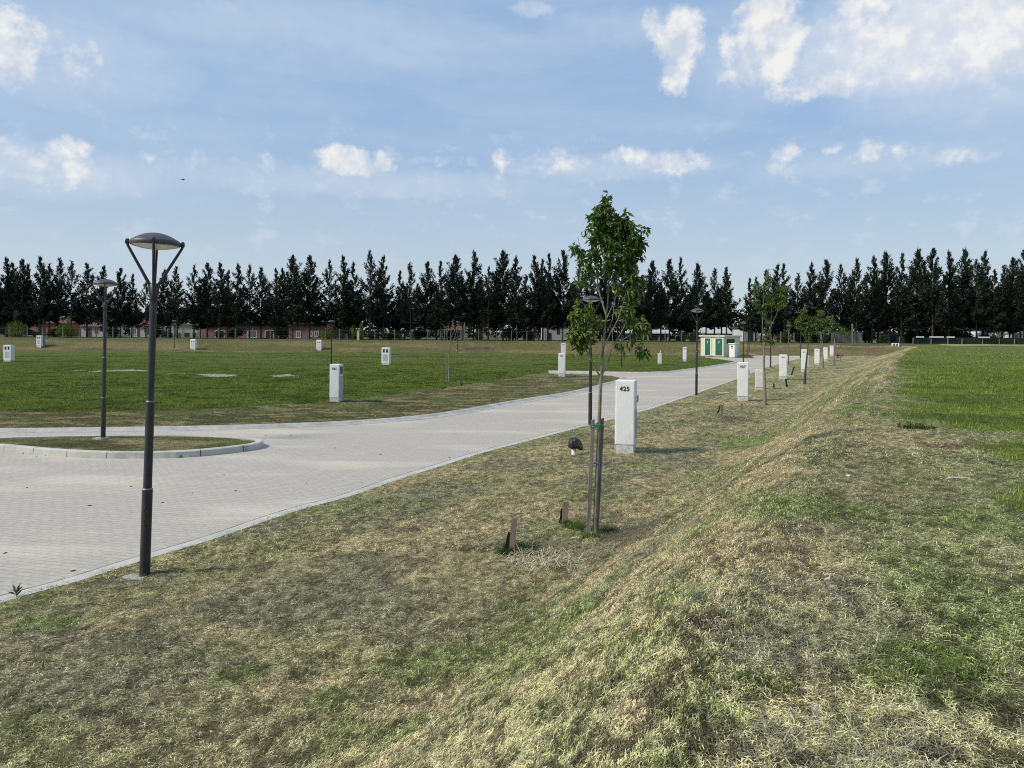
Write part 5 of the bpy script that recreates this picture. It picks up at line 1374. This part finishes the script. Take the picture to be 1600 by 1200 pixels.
house('white_house', 127, 162, 510, 139, 'house_white', 'white house with dark red door and tiled roof', [(134.5, 142.5, 512, 532, 'red_door'), (148.5, 152.5, 512, 521, 'dark_door')], 'gable', 500, 'tile')
house('beige_house', 204, 232, 509, 142, 'house_white', 'small pale house with red-brown roof right of the nearest lamp', [(208, 214, 513, 523, 'win'), (215, 218, 511, 530, 'red_door')], 'gable', 500, 'tile')
house('grey_house', 268, 315, 507, 143, 'house_grey', 'pale grey house with two low dark windows left of the pink one', [(288, 296, 520, 526, 'dark_door'), (301, 306, 520, 526, 'dark_door'), (273, 276, 508, 528, 'blue_door'), (308, 312, 518, 530, 'blue_panel')], None, 505, 'roof_grey')
house('pink_house', 316, 517, 506, 138, 'pink', 'long low pink brick house with white framed windows and flat dark roof', [(337, 350, 517, 533, 'door'), (387, 402, 516.5, 528, 'win'), (415, 427, 517, 534, 'door'), (463, 470, 517, 528, 'win'), (483, 488.5, 517, 526, 'win'), (491, 498, 517, 526, 'win')], None, 503, 'roof_dark', over=.5)
house('brick_annex', 518, 540, 512, 140, 'brickg', 'grey brick annex adjoining the pink house', [(524, 529, 526, 531, 'house_grey')], None, 510, 'roof_dark', over=.1)
house('shed', 618, 638, 531, 134, 'house_grey', 'tiny pale shed with dark blue roof', [(621, 623, 532, 537, 'dark_door')], None, 529, 'roof_blue', depth=3, cat='shed')
house('tan_house', 688, 722, 516, 146, 'tan_brick', 'tan brick house with red roof behind the lawn sapling', [(694, 700, 520, 530, 'win')], 'gable', 497, 'tile')
house('tan_wall_house', 743, 754, 510, 136, 'tan_brick', 'narrow tan brick building right of the pale utility pole', [(746, 749, 520, 528, 'dark_door')], None, 509, 'roof_dark', depth=4)
house('white_block', 848, 888, 507, 140, 'house_white', 'white two-bay building left of the foreground tree', [(857, 861, 520, 537, 'dark_door'), (870, 874, 510, 522, 'dark_door')], None, 505.5, 'roof_grey')
house('gate_wall', 889, 905, 518, 139, 'brick', 'low red-brown gate wall beside the white building', [(893, 901, 522, 537, 'brick')], None, 517, 'roof_dark', depth=.4, cat='gate', over=.05)
house('carport_house', 988, 1048, 521, 142, 'dark_door', 'dark low house with bright metal roof edge left of the kiosk', [(1043, 1047, 522, 535, 'house_white'), (1012, 1014, 523, 535, 'house_grey'), (1029, 1030.5, 523, 535, 'house_grey')], 'gable', 515, 'roof_grey')
house('grey_roof_house', 1105, 1142, 521, 146, 'tan_brick', 'house with light grey roof showing above the kiosk', [(1120, 1126, 522, 530, 'win')], 'gable', 511, 'roof_grey')
house('white_shop', 1162, 1187, 513, 138, 'house_white', 'white building with dark openings right of the kiosk', [(1169, 1176, 518, 537, 'dark_door'), (1179, 1184, 526, 530, 'house_grey')], None, 511, 'roof_dark')
house('low_white_house', 1196, 1216, 519, 141, 'house_white', 'low white and brick house behind the second young tree', [(1209, 1214, 520, 530, 'brick'), (1199, 1203, 523, 537, 'dark_door')], None, 517, 'roof_dark')
house('shutter_house', 1386, 1405, 522.5, 132, 'house_grey', 'small grey house with slate blue shutter and white corner', [(1391, 1399.5, 524, 540, 'blue_door'), (1401, 1404.5, 522.6, 540, 'house_white')], None, 519.5, 'tan_brick', depth=5)
house('green_shed', 1410, 1427, 524, 136, 'house_white', 'pale shed half hidden left of the white-railed fence', [(1414, 1419, 528, 538, 'blue_panel')], 'front', 520, 'roof_grey', depth=4, cat='shed')
house('gabled_white_house', 1527, 1547, 527, 136, 'house_white', 'small white gabled house above the green screen fence', [(1535, 1539, 529, 537, 'blue_door')], 'front', 518, 'house_white')
house('blue_roof_house', 1556, 1572, 519, 140, 'house_white', 'white house with dark blue roof near the right edge', [(1561, 1566, 526, 532, 'dark_door')], 'gable', 511, 'roof_blue')
house('edge_white_house', 1581, 1612, 521, 138, 'house_white', 'white house with dark openings at the right edge', [(1586, 1590, 523, 537, 'blue_door'), (1594, 1598, 526, 532, 'win')], None, 519, 'roof_grey')

# ------------------------------------------------------------------ fences on the rim
def run_fence(name, px0, px1, D, n, ph, label, screen=None, rail=None, wires=True, postm='post', seed=1):
    rs = random.Random(seed)
    a = at(px0, D, 1.36); c = at(px1, D, 1.36)
    root = empty(name, a, 0, label, 'fence'); w = c.x-a.x
    for i in range(n+1):
        x = w*i/n + rs.uniform(-.3, .3)*(0 < i < n); h = ph*rs.uniform(.92, 1.06)
        b = MB(); b.box(x-.06, x+.06, -.06, .06, -.2, h); b.build('post', M[postm], root)
    if wires:
        b = MB()
        for z in (.35, .75, 1.15, 1.55, ph-.25): b.tube([(0, -.075, z), (w, -.075, z)], .008, 4)
        b.build('wires', M['wire'], root)
    if screen:
        b = MB(); b.box(0, w, .07, .10, .05, screen); b.build('screen', M['screen'], root)
    if rail:
        for x0, x1 in rail:
            b = MB(); X0 = at(x0, D).x-a.x; X1 = at(x1, D).x-a.x; b.box(X0, X1, -.16, -.07, 1.12, 1.34); b.build('rail', M['white_rail'], root)
    return root
run_fence('wire_fence', -40, 560, 119.5, 22, 1.9, 'wire fence on weathered posts along the rim, left of the white post')
run_fence('wire_fence', 562, 1090, 120, 20, 1.9, 'wire fence on weathered posts along the rim behind the lawn and foreground tree', seed=2)
run_fence('wire_fence', 1165, 1300, 120, 7, 1.9, 'short wire fence behind the verge trees right of the kiosk', seed=3)
run_fence('railed_fence', 1427, 1612, 121, 7, 1.05, 'low dark green screened fence topped by a white rail', 1.16, [(1431, 1443), (1452, 1474), (1479, 1491), (1528, 1546)], False, seed=5)
a = at(1300, 124, 1.36); c = at(1334, 124, 1.36); root = empty('wooden_fence', a, 0, 'brown upright-board fence behind the farthest leafy tree', 'fence')
b = MB(); n = 24; rs = random.Random(9)
for i in range(n):
    x = (c.x-a.x)*i/n; b.box(x, x+(c.x-a.x)/n*.86, -.02, .02, 0, 2.0+rs.uniform(-.12, .12))
b.build('boards', M['wood'], root)
b = MB(); b.box(0, c.x-a.x, .022, .07, .5, .6); b.box(0, c.x-a.x, .022, .07, 1.5, 1.6); b.build('cross_rail', M['wood'], root)
a = at(1336, 123, 1.36); root = empty('panel_gate', a, 0, 'blue-grey metal gate beside the thick whitish pole', 'gate')
b = MB()
for i in range(4): b.box(.02+.27*i, .26+.27*i, -.02, .02, .05, 2.0)
b.build('leaf', M['blue_panel'], root)
b = MB(); b.box(-.08, .0, -.05, .05, -.1, 2.1); b.box(1.11, 1.19, -.05, .05, -.1, 2.1); b.build('gate_post', M['post'], root)
a = at(560, 119, 1.36); root = empty('gate_post', a, 0, 'thick white post where the two wire fences meet', 'post')
b = MB(); b.box(-.13, .13, -.13, .13, -.2, 1.55, bev=.02); b.build('shaft', M['stain_white'], root)
b = MB(); b.box(-.16, .16, -.16, .16, 1.552, 1.62, bev=.01); b.build('cap', M['stain_white'], root)

# ------------------------------------------------------------------ parked cars, only their upper halves show over the rim
def make_car(mat):
    root = empty('parked_car', (0, 0, 0))
    prof = [(-1.95, .35), (-1.98, .75), (-1.75, .90), (-1.25, .98), (-.75, 1.38), (.55, 1.42), (1.25, 1.0), (1.85, .90), (2.0, .65), (1.98, .35)]
    b = MB(); b.prism(prof, -.80, .80); b.build('body', M[mat], root)
    b = MB(); b.prism([(-1.05, 1.0), (-.68, 1.32), (-.1, 1.35), (-.1, 1.0)], -.812, .812); b.prism([(.0, 1.0), (.0, 1.35), (.48, 1.36), (1.02, 1.0)], -.812, .812); b.build('window', M['window_dark'], root)
    for x in (-1.25, 1.25):
        for y in (-.72, .72):
            b = MB(); b.tube([(x, y-.1, .32), (x, y+.1, .32)], .32, 16); wv = b.build('wheel', M['rubber'], root)
            b = MB(); b.tube([(x, y-.108, .32), (x, y+.108, .32)], .19, 12); b.build('rim', M['joint'], wv)
    return root
c1 = make_car('car'); c1.location = at(42, 131, 1.40); c1.rotation_euler.z = .5; tag(c1, 'grey parked car seen over the rim left of the brick pillar house', 'car', 'cars parked beyond the rim')
c2 = make_car('car_white'); c2.location = at(28, 136, .95); c2.rotation_euler.z = .2; tag(c2, 'white parked car, left of the grey one beyond the rim', 'car', 'cars parked beyond the rim')

# ------------------------------------------------------------------ grass tufts and hay at the foot of the tree
def clump(px, py, r, n, L, el, col, seed, W=.004, hgt=.0):
    rs = np.random.default_rng(seed); c = P(px, py)
    a = rs.random(n)*2*np.pi; q = r*np.sqrt(rs.random(n))
    x = c.x+q*np.cos(a)*1.4; y = c.y+q*np.sin(a); z = height(x, y)+hgt*rs.random(n)
    cc = np.array(col)*(.6+.8*rs.random((n, 1)))
    return strips(np.stack([x, y, z], 1), L*(.5+.8*rs.random(n)), np.full(n, W), rs.random(n)*2*np.pi, el[0]+(el[1]-el[0])*rs.random(n), .5+.5*rs.random(n), cc, True)
v, t, c = gather([clump(815, 862, .18, 900, .13, (.5, 1.3), (.05, .10, .02), 1), clump(838, 866, .12, 500, .09, (.3, 1.1), (.045, .085, .02), 2), clump(905, 828, .16, 500, .12, (.5, 1.3), (.07, .13, .025), 3),
   clump(948, 832, .14, 500, .12, (.4, 1.3), (.06, .09, .025), 4), clump(925, 842, .10, 260, .10, (.6, 1.4), (.07, .13, .03), 5), clump(884, 822, .07, 160, .10, (.6, 1.4), (.06, .10, .025), 6),
   clump(790, 868, .07, 260, .12, (.7, 1.4), (.05, .10, .02), 7), clump(1432, 672, .22, 260, .13, (.6, 1.3), (.05, .09, .02), 9, .01), clump(1000, 1010, .2, 200, .06, (.6, 1.4), (.10, .17, .03), 10),
   clump(1185, 1075, .12, 200, .07, (.7, 1.4), (.09, .15, .03), 11), clump(1470, 1050, .2, 350, .08, (.7, 1.4), (.11, .17, .03), 12), clump(1400, 1075, .12, 160, .07, (.7, 1.4), (.13, .18, .04), 13)])
o = link('grass_tufts', np_mesh('grass_tufts', v, t, c, M['blade'])); tag(o, 'longer green grass left round the stakes and tree foot', 'grass', kind='stuff')
v, t, c = gather([clump(880, 868, .5, 800, .26, (-.05, .35), (.36, .32, .20), 21, .006, .06), clump(985, 838, .35, 900, .22, (-.05, .3), (.16, .14, .10), 22, .0045, .04), clump(850, 880, .35, 300, .30, (0, .35), (.66, .60, .42), 23, .007, .07),
   clump(915, 812, .2, 120, .3, (0, .5), (.34, .30, .19), 24, .005, .05), clump(1240, 1010, .35, 700, .14, (0, .4), (.30, .29, .22), 25, .003, .02), clump(1200, 930, .4, 600, .14, (0, .4), (.27, .27, .21), 26, .003, .02),
   clump(1330, 1190, .3, 600, .16, (0, .5), (.36, .34, .26), 27, .003, .02), clump(980, 850, .3, 500, .22, (0, .3), (.20, .19, .14), 28, .004, .04)])
o = link('hay_heap', np_mesh('hay_heap', v, t, c, M['blade'])); tag(o, 'loose heap of long dry grass stems round the staked tree', 'hay', kind='stuff')

# weed at the paving edge
c0 = P(25, 934); rs = np.random.default_rng(5); n = 16
a = rs.random(n)*2*np.pi; pos = np.tile(np.array([[0, 0, 0.01]]), (n, 1)) + np.stack([np.zeros(n), np.zeros(n), rs.random(n)*.07], 1)
dirs = np.stack([np.cos(a), np.sin(a)*.8, .5+1.2*rs.random(n)], 1)
v, t, c = leaves(pos, dirs, .07+.06*rs.random(n), np.full(n, .022), np.array([.06, .11, .03])*(.7+.6*rs.random((n, 1))), rs)
root = empty('weed', c0, 0, 'small leafy weed growing at the paving edge in the lower left corner', 'plant')
link('leaves', np_mesh('weed_leaves', v, t, c, M['leaf']), None, root)
b = MB(); b.tube([(0, 0, -.02), (.004, 0, .04), (0, 0, .09)], [.004, .003, .002], 5); b.build('stem', M['leaf'] if False else M['twig'], root)

# the far-off trees beyond the houses read as one dark mass
rs = np.random.default_rng(77); n = 26000
x = rs.uniform(-190, 210, n); yy = 176+rs.normal(size=n)*3.5; top = 4.0+3.5*fbm(x*.09, x*0+3.3, 4, 5)+2.0*(fbm(x*.5, x*0, 2, 6)-.5)
z = 1.3+top*rs.random(n)**.8
v, t, c = leaves(np.stack([x, yy, z], 1), rs.normal(size=(n, 3)), .7+.7*rs.random(n), .5+.4*rs.random(n), np.array([.022, .032, .018])*(.6+.8*rs.random((n, 1))), rs)
o = link('far_wood', np_mesh('far_wood', v, t, c, M['shrub'])); tag(o, 'dark mass of distant shrubs and trees beyond the houses', 'wood', kind='stuff')
for o in C.objects:
    if o.parent is None and 'category' in o and 'kind' not in o: o['kind'] = 'thing'
